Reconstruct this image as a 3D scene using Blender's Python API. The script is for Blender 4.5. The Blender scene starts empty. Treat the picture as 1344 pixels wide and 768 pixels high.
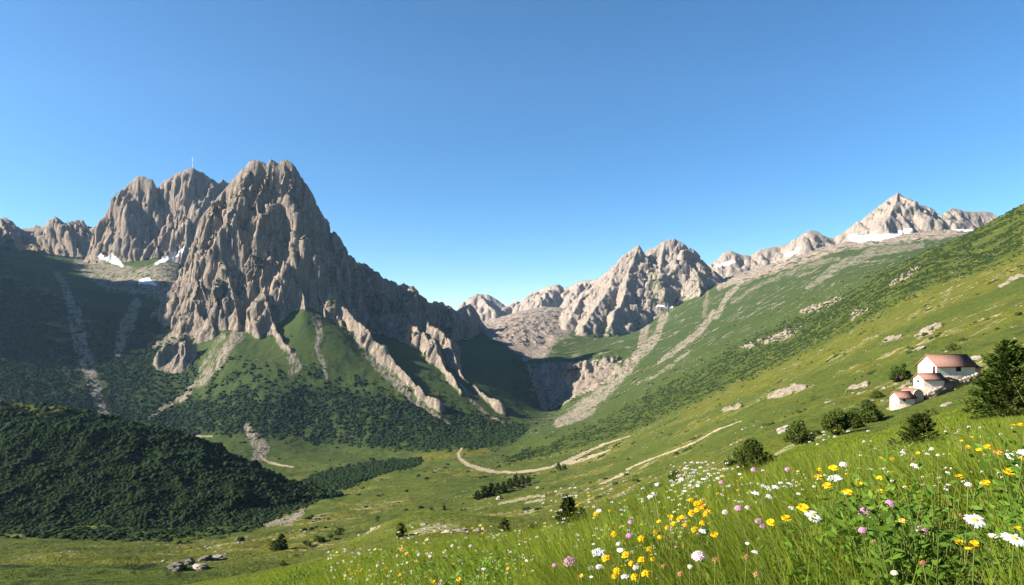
import bpy, bmesh, math, random, os
import numpy as np
from mathutils import Vector, Matrix

QUICK = float(os.environ.get('TQ', '1'))       # terrain resolution factor while testing
F, CX, HY = 875.0, 672.0, 440.0                # focal length (px of the 1344 wide photo), centre column, horizon row
rng = np.random.default_rng(7)
random.seed(7)
SC = bpy.context.scene
COL = SC.collection

# ------------------------------------------------------------------ noise
def _hash(ix, iy, seed):
    h = (ix.astype(np.int64) * 374761393 + iy.astype(np.int64) * 668265263 + seed * 974711) & 0xffffffff
    h = ((h ^ (h >> 13)) * 1274126177) & 0xffffffff
    return (h ^ (h >> 16)) & 0xffffffff

def perlin(x, y, seed=0):
    x0 = np.floor(x); y0 = np.floor(y)
    fx = x - x0; fy = y - y0
    sx = fx * fx * fx * (fx * (fx * 6 - 15) + 10); sy = fy * fy * fy * (fy * (fy * 6 - 15) + 10)
    def g(ox, oy):
        a = _hash(x0 + ox, y0 + oy, seed).astype(np.float64) * (2 * math.pi / 4294967296.0)
        return np.cos(a) * (fx - ox) + np.sin(a) * (fy - oy)
    a = g(0, 0); b = g(1, 0); c = g(0, 1); d = g(1, 1)
    return 1.5 * ((a + (b - a) * sx) * (1 - sy) + (c + (d - c) * sx) * sy)

def perlin3(x, y, z, seed=0):
    x0 = np.floor(x); y0 = np.floor(y); z0 = np.floor(z); fx = x - x0; fy = y - y0; fz = z - z0
    q = lambda t: t * t * t * (t * (t * 6 - 15) + 10)
    sx, sy, sz = q(fx), q(fy), q(fz); out = 0
    for oz in (0, 1):
        wz = sz if oz else 1 - sz
        for oy in (0, 1):
            wy = sy if oy else 1 - sy
            for ox in (0, 1):
                h = _hash(x0 + ox + (z0 + oz) * 57.0, y0 + oy - (z0 + oz) * 131.0, seed)
                a = (h & 0xffff) * (2 * math.pi / 65536.0); c = ((h >> 16) & 0xffff) / 32767.5 - 1; s = np.sqrt(np.maximum(0, 1 - c * c))
                out = out + (np.cos(a) * s * (fx - ox) + np.sin(a) * s * (fy - oy) + c * (fz - oz)) * (sx if ox else 1 - sx) * wy * wz
    return out * 1.5

def fbm(x, y, oct=4, seed=0, gain=.5, lac=2.03):
    s = 0; a = 1; t = 0
    for i in range(oct):
        s = s + a * perlin(x + 13.7 * i, y - 7.1 * i, seed + i); t += a; a *= gain; x = x * lac; y = y * lac
    return s / t

def ridged(x, y, oct=4, seed=0, gain=.5, lac=2.07):
    s = 0; a = 1; t = 0; w = 1.0
    for i in range(oct):
        n = 1 - np.abs(perlin(x + 5.3 * i, y + 9.2 * i, seed + i)) * 1.6
        n = np.clip(n, 0, 1) ** 2 * w
        w = np.clip(n * 1.6, 0, 1)
        s = s + a * n; t += a; a *= gain; x = x * lac; y = y * lac
    return s / t

def ss(a, b, x):
    t = np.clip((x - a) / (b - a), 0, 1)
    return t * t * (3 - 2 * t)

def P(px, py, Y):                               # photo position + distance -> world point
    return ((px - CX) / F * Y, Y, (HY - py) / F * Y)

# ------------------------------------------------------------------ soft ground: thin plate through surveyed points
G = []
def col(px, *pts):
    for py, Y in pts:
        G.append(P(px, py, Y))
# near knoll, given as heights
for X, Y, z in [(-3,.3,-1.75),(0,.3,-1.0),(1,.3,-.80),(3,.3,-.5),(-1.5,1,-1.45),(-.5,1,-1.14),(.3,1,-.98),(1,1,-.83),(2.2,1,-.62),
                (-2.5,2.5,-1.95),(-1,2.5,-1.5),(0,2.5,-1.2),(1,2.5,-1.02),(2.5,2.5,-.9),(4.5,2.5,-.6)]:
    G.append((X, Y, z))
col(-1100, (760,6),(720,30),(660,120),(560,350),(470,700),(330,1300),(200,1900),(120,2600),(100,4000))
col(-600, (800,4),(780,20),(740,80),(690,250),(600,600),(520,1000),(380,1500),(250,2200),(240,3500))
col(-250, (900,4),(830,20),(790,60),(735,180),(702,400),(690,500),(610,1000),(490,1600),(390,2100),(320,2800),(300,3800))
col(0, (900,5),(820,20),(795,60),(768,130),(732,230),(704,400),(697,480),(650,1000),(552,1650),(470,2000),(400,2350),(345,2750),(325,3400),(322,4200))
col(150, (870,5),(805,25),(785,70),(768,130),(737,220),(713,350),(702,470),(652,1000),(560,1750),(524,1980),(470,2200),(415,2550),(378,2850),(348,3250),(345,3600))
col(240, (350,3300),(352,3500),(388,2750),(470,2200),(535,1980),(572,1750))
col(300, (830,6),(785,20),(770,50),(762,80),(776,135),(742,220),(707,400),(694,550),(690,640),(645,1000),(603,1450),(572,1750),(520,1980),(460,2150),(436,2250),(430,2500),(425,3200),(420,4000))
col(400, (618,1350),(602,1550),(580,1780),(520,2000),(450,2180),(418,2270),(410,2600))
col(450, (790,6),(755,15),(738,40),(728,80),(722,110),(738,170),(702,350),(662,650),(640,900),(622,1200),(604,1500),(588,1750),(555,1900),(500,2080),(450,2220),(430,2600),(425,3500))
col(530, (735,15),(700,90),(690,135),(706,190),(660,600),(622,1050),(606,1450),(590,1700),(545,1960),(500,2120))
col(600, (760,6),(735,10),(712,30),(700,80),(688,130),(701,190),(672,420),(640,700),(614,1100),(600,1380),(584,1650),(558,1950),(520,2120),(470,2500),(450,3200),(444,4000),(440,5500),(430,7500),(432,9500))
col(680, (640,600),(612,1000),(592,1450),(570,1850),(545,2150),(500,2600),(460,3100),(432,3800),(418,4600),(410,6200),(414,7200),(425,9500))
col(715, (575,1600),(556,2000),(551,2150),(540,2400),(500,2800),(452,3400),(428,4200),(411,5000),(404,6300),(412,8000))
col(750, (742,3.6),(716,6),(722,14),(704,60),(686,150),(652,350),(620,700),(575,1450),(556,1850),(540,2200),(528,2450),(521,2640),(482,2790),(468,3000),(448,3500),(430,4400),(410,5600),(408,8000))
col(720, (540,2450),(532,2680),(486,2830))
col(785, (505,2500),(500,2600),(474,2740),(460,3000))
col(830, (615,500),(560,1200),(520,1900),(492,2300),(466,2700),(443,3300),(437,4000),(420,4700),(402,6500))
col(900, (668,6),(674,12),(652,40),(625,120),(595,350),(556,700),(508,1500),(470,2100),(440,2700),(415,3400),(398,4200),(384,5000),(380,6500))
col(1050, (655,4.5),(622,14),(602,30),(584,65),(556,150),(515,350),(465,900),(425,1600),(392,2300),(350,3500),(336,4400),(340,5400),(360,7500))
col(1120, (585,40),(545,140),(500,300),(445,700),(400,1200),(372,1900),(325,3600),(316,4600),(322,5500),(345,7500))
col(1200, (640,5),(602,14),(578,30),(556,70),(530,138),(475,260),(420,500),(368,900),(338,1350),(343,1750),(320,3200),(307,4500),(312,5500),(340,7500))
col(1290, (590,10),(562,25),(530,60),(497,145),(450,240),(385,500),(330,900),(298,1150),(306,1500),(307,3500),(306,4600),(330,6500))
col(1344, (650,3),(588,8),(562,20),(540,50),(490,115),(440,200),(372,420),(318,750),(272,1080),(285,1500),(318,3500),(325,5000),(345,7500))
col(1500, (590,5),(560,15),(530,50),(450,130),(350,350),(270,700),(195,1100),(230,1800),(250,4000))
col(1750, (560,5),(520,20),(440,80),(300,300),(170,700),(80,1100),(100,2500),(120,4500))
G = np.array(G)

W0 = 4.0
def _uv(X, Y):
    return X / Y_safe(Y), np.log(Y_safe(Y) + .8) * .42
def Y_safe(Y):
    return np.maximum(Y + 1.2, .4)
def _tps_fit():
    u, v = _uv(G[:, 0], G[:, 1]); w = G[:, 2] / (G[:, 1] + W0)
    n = len(u)
    r2 = (u[:, None] - u) ** 2 + (v[:, None] - v) ** 2
    K = .5 * r2 * np.log(r2 + 1e-12) + np.eye(n) * 1e-5
    Pm = np.stack([np.ones(n), u, v], 1)
    A = np.block([[K, Pm], [Pm.T, np.zeros((3, 3))]])
    return u, v, np.linalg.solve(A, np.concatenate([w, np.zeros(3)]))
_TU, _TV, _TC = _tps_fit()
def base_raw(X, Y):
    sh = X.shape; X = X.ravel(); Y = Y.ravel()
    out = np.empty(len(X)); n = len(_TU)
    for i in range(0, len(X), 60000):
        u, v = _uv(X[i:i+60000], Y[i:i+60000])
        r2 = (u[:, None] - _TU) ** 2 + (v[:, None] - _TV) ** 2
        out[i:i+60000] = (.5 * r2 * np.log(r2 + 1e-12)) @ _TC[:n] + _TC[n] + _TC[n+1] * u + _TC[n+2] * v
    return (out * (Y + W0)).reshape(sh)
# lookup grid of the smooth surface (bilinear in u, v) : fast and identical everywhere
_gu = np.linspace(-2.2, 1.9, 900); _gv = np.linspace(_uv(0., np.array(.0))[1] - .3, math.log(12000.) * .42, 1100)
_GV, _GU = np.meshgrid(_gv, _gu, indexing='ij')
_gY = np.exp(_GV / .42) - .8
_TAB = base_raw(_GU * Y_safe(_gY), _gY) / (_gY + W0)
def base(X, Y):
    u, v = _uv(X, Y)
    a = np.clip((u - _gu[0]) / (_gu[1] - _gu[0]), 0, len(_gu) - 1.001); b = np.clip((v - _gv[0]) / (_gv[1] - _gv[0]), 0, len(_gv) - 1.001)
    i = a.astype(int); j = b.astype(int); a = a - i; b = b - j
    t = (_TAB[j, i] * (1 - a) + _TAB[j, i+1] * a) * (1 - b) + (_TAB[j+1, i] * (1 - a) + _TAB[j+1, i+1] * a) * b
    return t * (Y + W0)

# ------------------------------------------------------------------ rock: ridges and ribs as steep tents
RIDGES = []   # (owner, pts Nx3, k, d0, k2)
def ridge(owner, k, pts, k2=None, d0=1e9, top=0.):
    p = np.array([P(*q) for q in pts]); p[:, 2] += top
    RIDGES.append((owner, p, k, d0, k if k2 is None else k2))
# main peak skyline
ridge('crag', 2.3, [(234,395,2500),(237,360,2520),(245,322,2540),(262,287,2560),(283,264,2590),(300,241,2610),(317,223,2610),(326,212,2600),(334,206,2590),(342,209,2590),(348,213,2590),(354,206,2590),
                    (363,214,2590),(374,210,2590),(383,214,2590),(391,226,2600),(397,246,2620),(408,262,2640),(418,272,2670),(426,288,2700),(438,311,2740)])
ridge('crag', 2.0, [(438,311,2740),(455,325,2800),(470,342,2860)])
ridge('crag', 1.5, [(470,342,2860),(486,350,2930),(500,360,3000),(513,366,3060),(525,372,3120),(530,368,3140),(540,378,3180),(552,389,3260),
                     (565,396,3350),(578,395,3450),(590,400,3600),(600,405,3700),(608,402,3800),(617,399,3900),(624,407,3950),(634,424,4050),(645,432,4200)])
# ribs of the main face
R = lambda k, *p: ridge('crag', k, p)
R(2.3, (262,287,2560),(252,330,2500),(250,375,2430),(262,405,2330),(280,432,2260))
R(2.4, (300,241,2610),(288,290,2540),(283,330,2480),(286,370,2400),(296,425,2265))
R(2.3, (334,206,2590),(318,240,2540),(309,275,2500),(303,310,2450),(300,345,2390),(306,385,2320),(312,425,2250))
R(2.6, (354,206,2590),(346,240,2550),(344,270,2510),(338,300,2480),(332,330,2450),(330,365,2400))
R(2.4, (376,210,2590),(362,245,2560),(360,275,2520),(366,305,2470),(364,345,2410),(372,390,2330))
R(2.4, (392,305,2520),(389,330,2470),(386,350,2440),(394,380,2380),(400,405,2320),(398,425,2260))
ridge('crag', 2.1, [(344,396,2300),(350,412,2262),(360,432,2235),(372,450,2200),(384,470,2160)], top=30)
ridge('crag', 2.1, [(425,440,2290),(428,458,2240),(436,470,2205)], top=22)
R(2.2, (352,362,2420),(346,385,2330),(352,410,2280),(364,432,2230),(376,447,2200))
R(2.4, (428,362,2470),(420,378,2440),(424,405,2380),(428,430,2300))
# lower rocky spurs running down right
ridge('crag', 1.9, [(425,390,2450),(442,400,2400),(462,420,2340),(486,445,2270),(508,470,2200),(530,497,2120),(552,520,2050),(575,538,2000)], top=26)
ridge('crag', 1.9, [(500,415,2620),(522,420,2560),(545,430,2480),(565,450,2390),(580,478,2290),(594,505,2200),(606,522,2130)], top=26)
ridge('crag', 1.9, [(560,425,2520),(578,442,2460),(592,470,2370),(606,498,2280),(632,525,2180),(655,540,2110)], top=26)
R(2.2, (510,385,2950),(522,400,2850),(530,412,2750))
R(2.0, (205,462,2190),(225,452,2200),(248,445,2200))
# twin peak
T = lambda k, *p: ridge('twin', k, p)
T(2.4, (134,305,3480),(140,282,3480),(150,268,3490),(160,256,3490),(166,240,3500),(176,231,3500),(184,228,3500),(192,231,3500),(200,234,3500),(205,246,3520),(211,240,3540),(217,238,3550),(224,236,3550),
  (233,229,3540),(243,224,3530),(256,221,3530),(266,224,3540),(276,232,3560),(286,241,3580),(292,234,3600),(299,238,3610),(304,250,3600),(315,290,3600),(330,330,3600))
T(2.4, (180,229,3500),(176,262,3440),(172,290,3400),(170,320,3360),(172,345,3310))
T(2.4, (150,268,3490),(147,300,3420),(152,335,3340))
T(2.2, (212,300,3420),(200,315,3370),(190,335,3310),(186,350,3270))
T(2.2, (256,221,3530),(238,245,3480),(232,262,3450),(236,290,3420),(226,318,3360),(215,340,3310))
T(2.3, (276,232,3560),(262,270,3480),(256,300,3420),(262,335,3340))
# far left ridge
L = lambda k, *p: ridge('left', k, p)
L(1.6, (-220,240,3800),(-150,262,3900),(-80,250,3900),(-30,280,3950),(0,284,4000),(16,291,4000),(28,298,4050),(40,297,4050),(47,294,4050),(56,298,4050),(66,289,4050),(73,284,4050),(81,290,4050),(88,294,4050),(98,285,4050),
  (104,285,4050),(113,298,4050),(124,295,4050),(132,300,4050),(142,306,4050),(152,318,4000))
L(1.5, (0,286,3800),(10,305,3500),(20,325,3200))
# off to the left: the mountain whose shade lies in the valley
L(1.1, (-980,250,1650),(-800,170,1780),(-665,113,1950),(-462,40,2300),(-333,140,2700),(-263,155,2900),(-176,215,3300),(-150,240,3700))
RIDGES[-1][1][:4, 2] += 170; RIDGES[-1][1][4:-1, 2] += 10
# far centre ridge
Q = lambda k, *p: ridge('far', k, p)
Q(1.1, (560,420,7800),(598,408,7600),(608,398,7500),(616,392,7500),(624,386,7500),(631,385,7500),(641,387,7500),(652,393,7500),(661,399,7500),(667,405,7600),(672,398,7700),(678,394,7700),(684,398,7700),(690,402,7700),
  (697,392,7500),(704,382,7400),(712,378,7300),(722,375,7200),(735,373,7200),(742,378,7200),(752,372,7100),(765,368,7000),(780,367,6800),(800,360,6500),(830,355,6300))
Q(1.0, (630,386,7500),(640,398,7100),(645,405,6800))
Q(1.0, (722,376,7200),(715,388,6800),(712,396,6500))
Q(1.0, (765,369,7000),(757,385,6500),(752,392,6200))
# rounded peaks
D = lambda k, *p: ridge('dome', k, p)
D(1.0, (742,408,5000),(757,393,4900),(772,376,4800),(790,360,4750),(806,348,4700),(820,338,4700),(829,327,4700),(838,321,4700),(845,328,4700),(851,337,4700),(857,330,4750),(865,320,4800),(873,315,4800),(883,313,4800),(892,317,4800),
  (899,325,4800),(907,335,4800),(916,342,4850),(926,348,4900),(938,357,4950),(950,366,5000))
D(1.1, (820,338,4700),(806,362,4500),(795,385,4300),(780,408,4050),(765,425,3850))
D(1.1, (838,321,4700),(828,350,4520),(822,380,4300),(812,402,4100),(800,425,3900))
D(1.05, (873,315,4800),(866,345,4600),(862,368,4400))
D(1.05, (899,325,4800),(905,345,4650),(915,362,4450),(922,380,4250),(912,400,4000),(900,425,3700))
D(1.05, (772,376,4800),(758,400,4500),(742,425,4200))
# cliff band over the gorge
ridge('dome', 2.2, [(700,492,2850),(712,481,2850),(722,477,2815),(734,480,2800),(745,474,2760),(757,478,2755),(770,473,2715),(784,476,2715),(795,471,2690),(812,470,2700)], top=12)
# right far peak and its ridge
E = lambda k, *p: ridge('right', k, p)
E(.95, (938,344,5600),(950,331,5600),(958,329,5600),(970,333,5600),(985,335,5600),(997,327,5600),(1012,324,5600),(1030,321,5600),(1046,319,5550),(1053,308,5500),(1062,302,5500),(1072,303,5500),(1082,309,5500),(1092,312,5500),
  (1103,306,5500),(1118,297,5500),(1132,288,5500),(1146,276,5500),(1160,265,5500),(1172,257,5500),(1180,253,5500),(1189,260,5500),(1199,266,5500),(1208,268,5500),(1219,270,5500),(1228,277,5550),(1234,287,5600),(1240,278,5650),
  (1249,273,5700),(1257,274,5700),(1266,277,5700),(1280,278,5750),(1291,277,5750),(1301,278,5750),(1310,284,5800),(1325,296,5900),(1400,300,6000))
E(.9, (1180,253,5500),(1172,275,5250),(1160,292,5050))
E(.9, (1219,270,5500),(1225,288,5250))

def seg_tent(X, Y, p, k, d0, k2):
    best = np.full(X.shape, -1e9); drop = np.full(X.shape, 1e3)
    for a, b in zip(p[:-1], p[1:]):
        ax, ay, az = a; bx, by, bz = b
        R_ = 900 / max(k2, .5) if k2 < k else 1100 / k
        m = (X > min(ax, bx) - R_) & (X < max(ax, bx) + R_) & (Y > min(ay, by) - R_) & (Y < max(ay, by) + R_)
        if not m.any(): continue
        x = X[m]; y = Y[m]
        dx, dy = bx - ax, by - ay
        t = np.clip(((x - ax) * dx + (y - ay) * dy) / (dx * dx + dy * dy + 1e-9), 0, 1)
        d = np.hypot(x - ax - t * dx, y - ay - t * dy)
        dr = np.where(d < d0, k * d, k * d0 + k2 * (d - d0))
        z = az + (bz - az) * t - dr
        bm = best[m]; dm = drop[m]; w = z > bm
        bm[w] = z[w]; dm[w] = dr[w]; best[m] = bm; drop[m] = dm
    return best, drop

OWN = ['ground', 'crag', 'twin', 'left', 'far', 'dome', 'right', 'hill']

def height(X, Y, detail=True):
    """world height, rock amount and owner at world X, Y"""
    b = base(X, Y)
    # the low scrub hill in the valley, a rounded tent
    far = Y > 250
    # gentle relief of the soft ground, growing with distance
    if detail:
        n = np.zeros_like(b)
        amp = ss(150, 900, Y)
        n += amp * 9 * fbm(X / 160, Y / 160, 4, 11)
        n += ss(30, 160, Y) * 2.2 * fbm(X / 32, Y / 32, 3, 21) * (1 - .0 * amp)
        hx_, hy_, _ = P(565, 690, 122)
        n += 2.0 * np.exp(-((X - hx_ + .3 * (Y - hy_)) / 17) ** 2 - ((Y - hy_) / 15) ** 2)
        n += ss(90, 220, Y) * ss(3000, 1800, Y) * 1.5 * (ridged((X * .92 + Y * .38) / 44, (-X * .38 + Y * .92) / 13, 3, 37) - .4)
        n += ss(5, 25, Y) * .22 * fbm(X / 5.5, Y / 5.5, 3, 31)
        n += .05 * fbm(X / .8, Y / .8, 2, 41) * (Y < 40)
        b = b + n
    own = np.zeros(X.shape, np.int8)
    # warp so crests wander
    if detail:
        wx = 26 * fbm(X / 210, Y / 210, 3, 51); wy = 26 * fbm(X / 210, Y / 210, 3, 61)
        f = ss(1200, 2000, Y) * (1 + ss(3500, 5000, Y) * .6)
        Xw = X + wx * f * .55; Yw = Y + wy * f
    else:
        Xw, Yw = X, Y
    rock = np.full(X.shape, -1e9); dro = np.full(X.shape, 1e3); ro = np.zeros(X.shape, np.int8)
    for o, p, k, d0, k2 in RIDGES:
        t, dd = seg_tent(Xw, Yw, p, k, d0, k2)
        m = t > rock
        rock[m] = t[m]; dro[m] = dd[m] + (0 if len(p) > 12 else 28); ro[m] = OWN.index(o)
    m = rock > -1e8
    if detail and X.ndim == 2: globals()['DRO'] = dro
    if detail:
        x = X[m]; y = Y[m]
        sc = 1 + 1.0 * ss(3600, 5200, y)
        soft = np.where(ro[m] == 6, .35, np.where(ro[m] == 5, np.where(y < 3050, .55, .38), np.where(ro[m] == 4, .6, 1.0)))
        above = ss(-50, 90, rock[m] - b[m]) * (.14 + .86 * ss(5, 90, dro[m]))
        qx = x + 9 * perlin(x / 30, y / 30, 73); qy = y + 9 * perlin(x / 30, y / 30, 74)
        r1 = ridged(x / (230 * sc), y / (300 * sc), 2, 71) - .45
        r2 = np.minimum(np.abs(perlin(qx / (62 * sc), qy / (80 * sc), 81)) * 2.4, 1) - .5 + .35 * (ridged(qx / (40 * sc), qy / (52 * sc), 2, 83) - .4)
        r3 = np.minimum(np.abs(perlin(qx / (19 * sc), qy / (23 * sc), 91)) * 2.2, 1) - .5 + .4 * fbm(x / (11 * sc), y / (11 * sc), 2, 93)
        r4 = ridged(x / (6.5 * sc), y / (8 * sc), 2, 95) - .4
        nz_ = (r1 * 150 + r2 * 56 * sc + r3 * 12 * sc + r4 * 3 * sc) * above * soft
        rock[m] += np.minimum(nz_, 4 + .42 * dro[m])
    # rounding where rock meets ground: max, own by the larger
    g = rock > b
    z = np.where(g, rock, b)
    own[g] = ro[g]
    ex = rock - b
    return z, np.clip(ex, -200, 900), own, b

# the scrub hill
HILL = np.array([P(*q) for q in [(-330,500,850),(-150,524,830),(0,532,810),(60,535,800),(110,542,800),(150,552,790),(200,572,770),(240,594,750),(270,616,720),(295,638,700),(318,657,675)]])
def hill_z(X, Y):
    z = np.full(X.shape, -1e9)
    for a, b in zip(HILL[:-1], HILL[1:]):
        dx, dy = b[0] - a[0], b[1] - a[1]
        t = np.clip(((X - a[0]) * dx + (Y - a[1]) * dy) / (dx * dx + dy * dy), 0, 1)
        d = np.hypot(X - a[0] - t * dx, Y - a[1] - t * dy)
        z = np.maximum(z, a[2] + (b[2] - a[2]) * t - (np.sqrt(d * d + 40 ** 2) - 40) * np.where(Y < a[1] + (b[1] - a[1]) * t, .40, .6))
    return z

def full(X, Y, detail=True):
    z, ex, own, b = height(X, Y, detail)
    m = (Y > 380) & (Y < 1250) & (X < 0)
    if m.any():
        hz = hill_z(X[m], Y[m])
        if detail: hz = hz + 13 * fbm(X[m] / 110, Y[m] / 90, 3, 101) + 6 * ridged(X[m] / 46, Y[m] / 60, 2, 111) - 3
        zz = z[m]; w = hz - zz; k = 10.
        sm = np.maximum(hz, zz) + np.clip(k - np.abs(w), 0, k) ** 2 / (4 * k)
        z[m] = sm
        o = own[m]; o[w > -1] = OWN.index('hill'); own[m] = o
    return z, ex, own, b
# ------------------------------------------------------------------ the sheet of land, cut into its owners
def rows():
    out = []; Y = -.6
    while Y < 9800:
        out.append(Y)
        if Y < 4: s = .0085
        elif Y < 40: s = .0075
        elif Y < 400: s = .0062
        elif Y < 1500: s = .0042
        elif Y < 2050: s = .0022
        elif Y < 2900: s = .0011
        elif Y < 3250: s = .0017
        elif Y < 3620: s = .0012
        elif Y < 4900: s = .0018
        elif Y < 5200: s = .0028
        elif Y < 5900: s = .0018
        elif Y < 7100: s = .0032
        elif Y < 7800: s = .0018
        else: s = .008
        Y += (Y + 1.6) * s / QUICK
    return np.array(out)
def cols():
    a = np.arange(-.82, .82, .00118 / QUICK)
    l = -.82 - np.cumsum(np.geomspace(.0015, .05, 70)); r = .82 + np.cumsum(np.geomspace(.0015, .03, 60))
    return np.concatenate([l[::-1], a, r])
RY, CU = rows(), cols()
print('grid', len(RY), len(CU), len(RY) * len(CU))
YY = np.repeat(RY[:, None], len(CU), 1); XX = CU[None, :] * (YY + 1.0)
ZZ, EX, OW, BB = full(XX, YY)
def carve():
    """blocks, ledges and cracks: the rock is pushed in and out along its own normal"""
    global XX, YY, ZZ
    px_ = CX + F * XX / np.maximum(YY, .1); gorge = (YY > 2350) & (YY < 2920) & (px_ > 672) & (px_ < 835)
    m = ((OW > 0) & (OW < 7) & (EX > -5) & (XX > -4200)) | gorge
    P3 = np.stack([XX, YY, ZZ], -1); du = np.zeros_like(P3); dv = np.zeros_like(P3)
    du[:, 1:-1] = P3[:, 2:] - P3[:, :-2]; dv[1:-1] = P3[2:] - P3[:-2]
    n = np.cross(du, dv); n /= np.linalg.norm(n, axis=-1, keepdims=True) + 1e-12; n = n[m]; n[n[:, 2] < 0] *= -1
    x, y, z = XX[m], YY[m], ZZ[m]; o = OW[m]
    sc = 1 + .9 * ss(3600, 5200, y); w = ss(-5, 45, EX[m]) * np.where(o == 6, .55, np.where(o == 5, .62, np.where(o == 2, .8, 1.))) * ss(.98, .8, n[:, 2])
    wx = 14 * perlin3(x / 60, y / 60, z / 60, 1); wz = 10 * perlin3(x / 70, y / 70, z / 45, 2)
    w = np.maximum(w, gorge[m] * ss(.985, .86, n[:, 2]) * 1.25)
    def rid(s, sz, k): return 1 - np.minimum(np.abs(perlin3((x + wx) / (s * sc), (y - wx) / (s * sc), (z + wz) / (sz * sc), k)) * 2.6, 1)
    def bil(s, sz, k): return np.minimum(np.abs(perlin3((x + wx) / (s * sc), y / (s * sc), (z + wz) / (sz * sc), k)) * 2.6, 1)
    d = 24 * (rid(130, 420, 11) - .45) + 17 * (bil(46, 330, 12) - .62) + 5 * (bil(19, 150, 13) - .6) + 3.6 * (rid(10, 38, 14) - .45) + 2.2 * (bil(5.5, 7, 15) - .5)
    # tilted bedding: ledges that catch light
    b = (z + .22 * x + 9 * perlin3(x / 90, y / 90, z / 90, 21)) / (26 * sc); fr = b - np.floor(b)
    d = d + 2.6 * (np.abs(fr * 2 - 1) ** 2 - .4)
    d = d * w * sc ** .8 * np.maximum(.08 + .92 * ss(6, 75, DRO[m]), gorge[m] * 1.)
    XX = XX.copy(); YY = YY.copy()
    # keep the skyline where it was surveyed
    XX[m] += n[:, 0] * d * .85; YY[m] += n[:, 1] * d; ZZ[m] += n[:, 2] * d * .45
X0_, Y0_, Z0_ = XX, YY, ZZ.copy()
carve()
PX = CX + F * XX / np.maximum(YY, .05); PY = HY - F * ZZ / np.maximum(YY, .05)

# pixel lookup: first visible terrain point for a photo position
def hit(px, py):
    """world point of the land seen at a photo position"""
    u = (px - CX) / F
    Y = RY[RY > .4]
    X = u * Y
    # sample the built grid
    c = X / (Y + 1.0); j = np.clip(np.searchsorted(CU, c) - 1, 0, len(CU) - 2); t = (c - CU[j]) / (CU[j+1] - CU[j])
    r = np.nonzero(RY > .4)[0]
    z = Z0_[r, j] * (1 - t) + Z0_[r, j+1] * t
    p = HY - F * z / Y
    k = np.nonzero(p <= py)[0]
    if len(k) == 0: return None
    k = k[0]
    if k == 0: return (X[0], Y[0], z[0])
    a = (p[k-1] - py) / (p[k-1] - p[k] + 1e-9)
    y = Y[k-1] + (Y[k] - Y[k-1]) * np.clip(a, 0, 1)
    return (u * y, y, (HY - py) / F * y)
def ground_z(X, Y):
    X = np.asarray(X, float); Y = np.asarray(Y, float)
    c = X / (Y + 1.0); j = np.clip(np.searchsorted(CU, c) - 1, 0, len(CU) - 2); t = (c - CU[j]) / (CU[j+1] - CU[j])
    i = np.clip(np.searchsorted(RY, Y) - 1, 0, len(RY) - 2); s = (Y - RY[i]) / (RY[i+1] - RY[i])
    return (ZZ[i, j] * (1 - t) + ZZ[i, j+1] * t) * (1 - s) + (ZZ[i+1, j] * (1 - t) + ZZ[i+1, j+1] * t) * s

# visibility of each vertex from the photo's place (so that patches traced from it do not repeat behind a crest)
_run = np.full(len(CU), 1e9); VIS = np.zeros(PY.shape, bool)
for i in range(len(RY)):
    if RY[i] < .4: continue
    VIS[i] = PY[i] <= _run + 2.5
    _run = np.minimum(_run, PY[i])
# ------------------------------------------------------------------ what grows or lies where
def normals_z():
    P3 = np.stack([XX, YY, ZZ], -1)
    du = np.zeros_like(P3); dv = np.zeros_like(P3)
    du[:, 1:-1] = P3[:, 2:] - P3[:, :-2]; du[:, 0] = du[:, 1]; du[:, -1] = du[:, -2]
    dv[1:-1] = P3[2:] - P3[:-2]; dv[0] = dv[1]; dv[-1] = dv[-2]
    n = np.cross(du, dv); n /= np.linalg.norm(n, axis=-1, keepdims=True) + 1e-12
    return n
NRM = normals_z(); NZ = np.abs(NRM[..., 2])
# small wander of traced edges, in world metres relative to distance
_wa = fbm(XX / (.02 * YY + 1), YY / (.05 * YY + 1), 3, 201); _wb = fbm(XX / (.008 * YY + .5), YY / (.02 * YY + .5), 3, 211)
PXw = PX + 5 * _wa + 2.5 * _wb; PYw = PY + 3 * fbm(XX / (.02 * YY + 1), YY / (.05 * YY + 1), 3, 221) + 1.5 * _wb
def stroke(pts, y0=0, y1=1e9, soft=.35, exact=False, out=None):
    """coverage of a wandering band traced as (px, py, half width)"""
    qx, qy = (PX, PY) if exact else (PXw, PYw)
    r = np.zeros(PX.shape) if out is None else out
    for (ax, ay, aw), (bx, by, bw) in zip(pts[:-1], pts[1:]):
        M = max(aw, bw) * 1.5 + 8
        m = VIS & (PX > min(ax, bx) - M) & (PX < max(ax, bx) + M) & (PY > min(ay, by) - M) & (PY < max(ay, by) + M) & (YY > y0) & (YY < y1)
        if not m.any(): continue
        x = qx[m]; y = qy[m]; dx, dy = bx - ax, by - ay
        t = np.clip(((x - ax) * dx + (y - ay) * dy) / (dx * dx + dy * dy + 1e-9), 0, 1)
        d = np.hypot(x - ax - t * dx, y - ay - t * dy) / (aw + (bw - aw) * t)
        r[m] = np.maximum(r[m], 1 - ss(1 - soft, 1 + soft, d))
    return r
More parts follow.
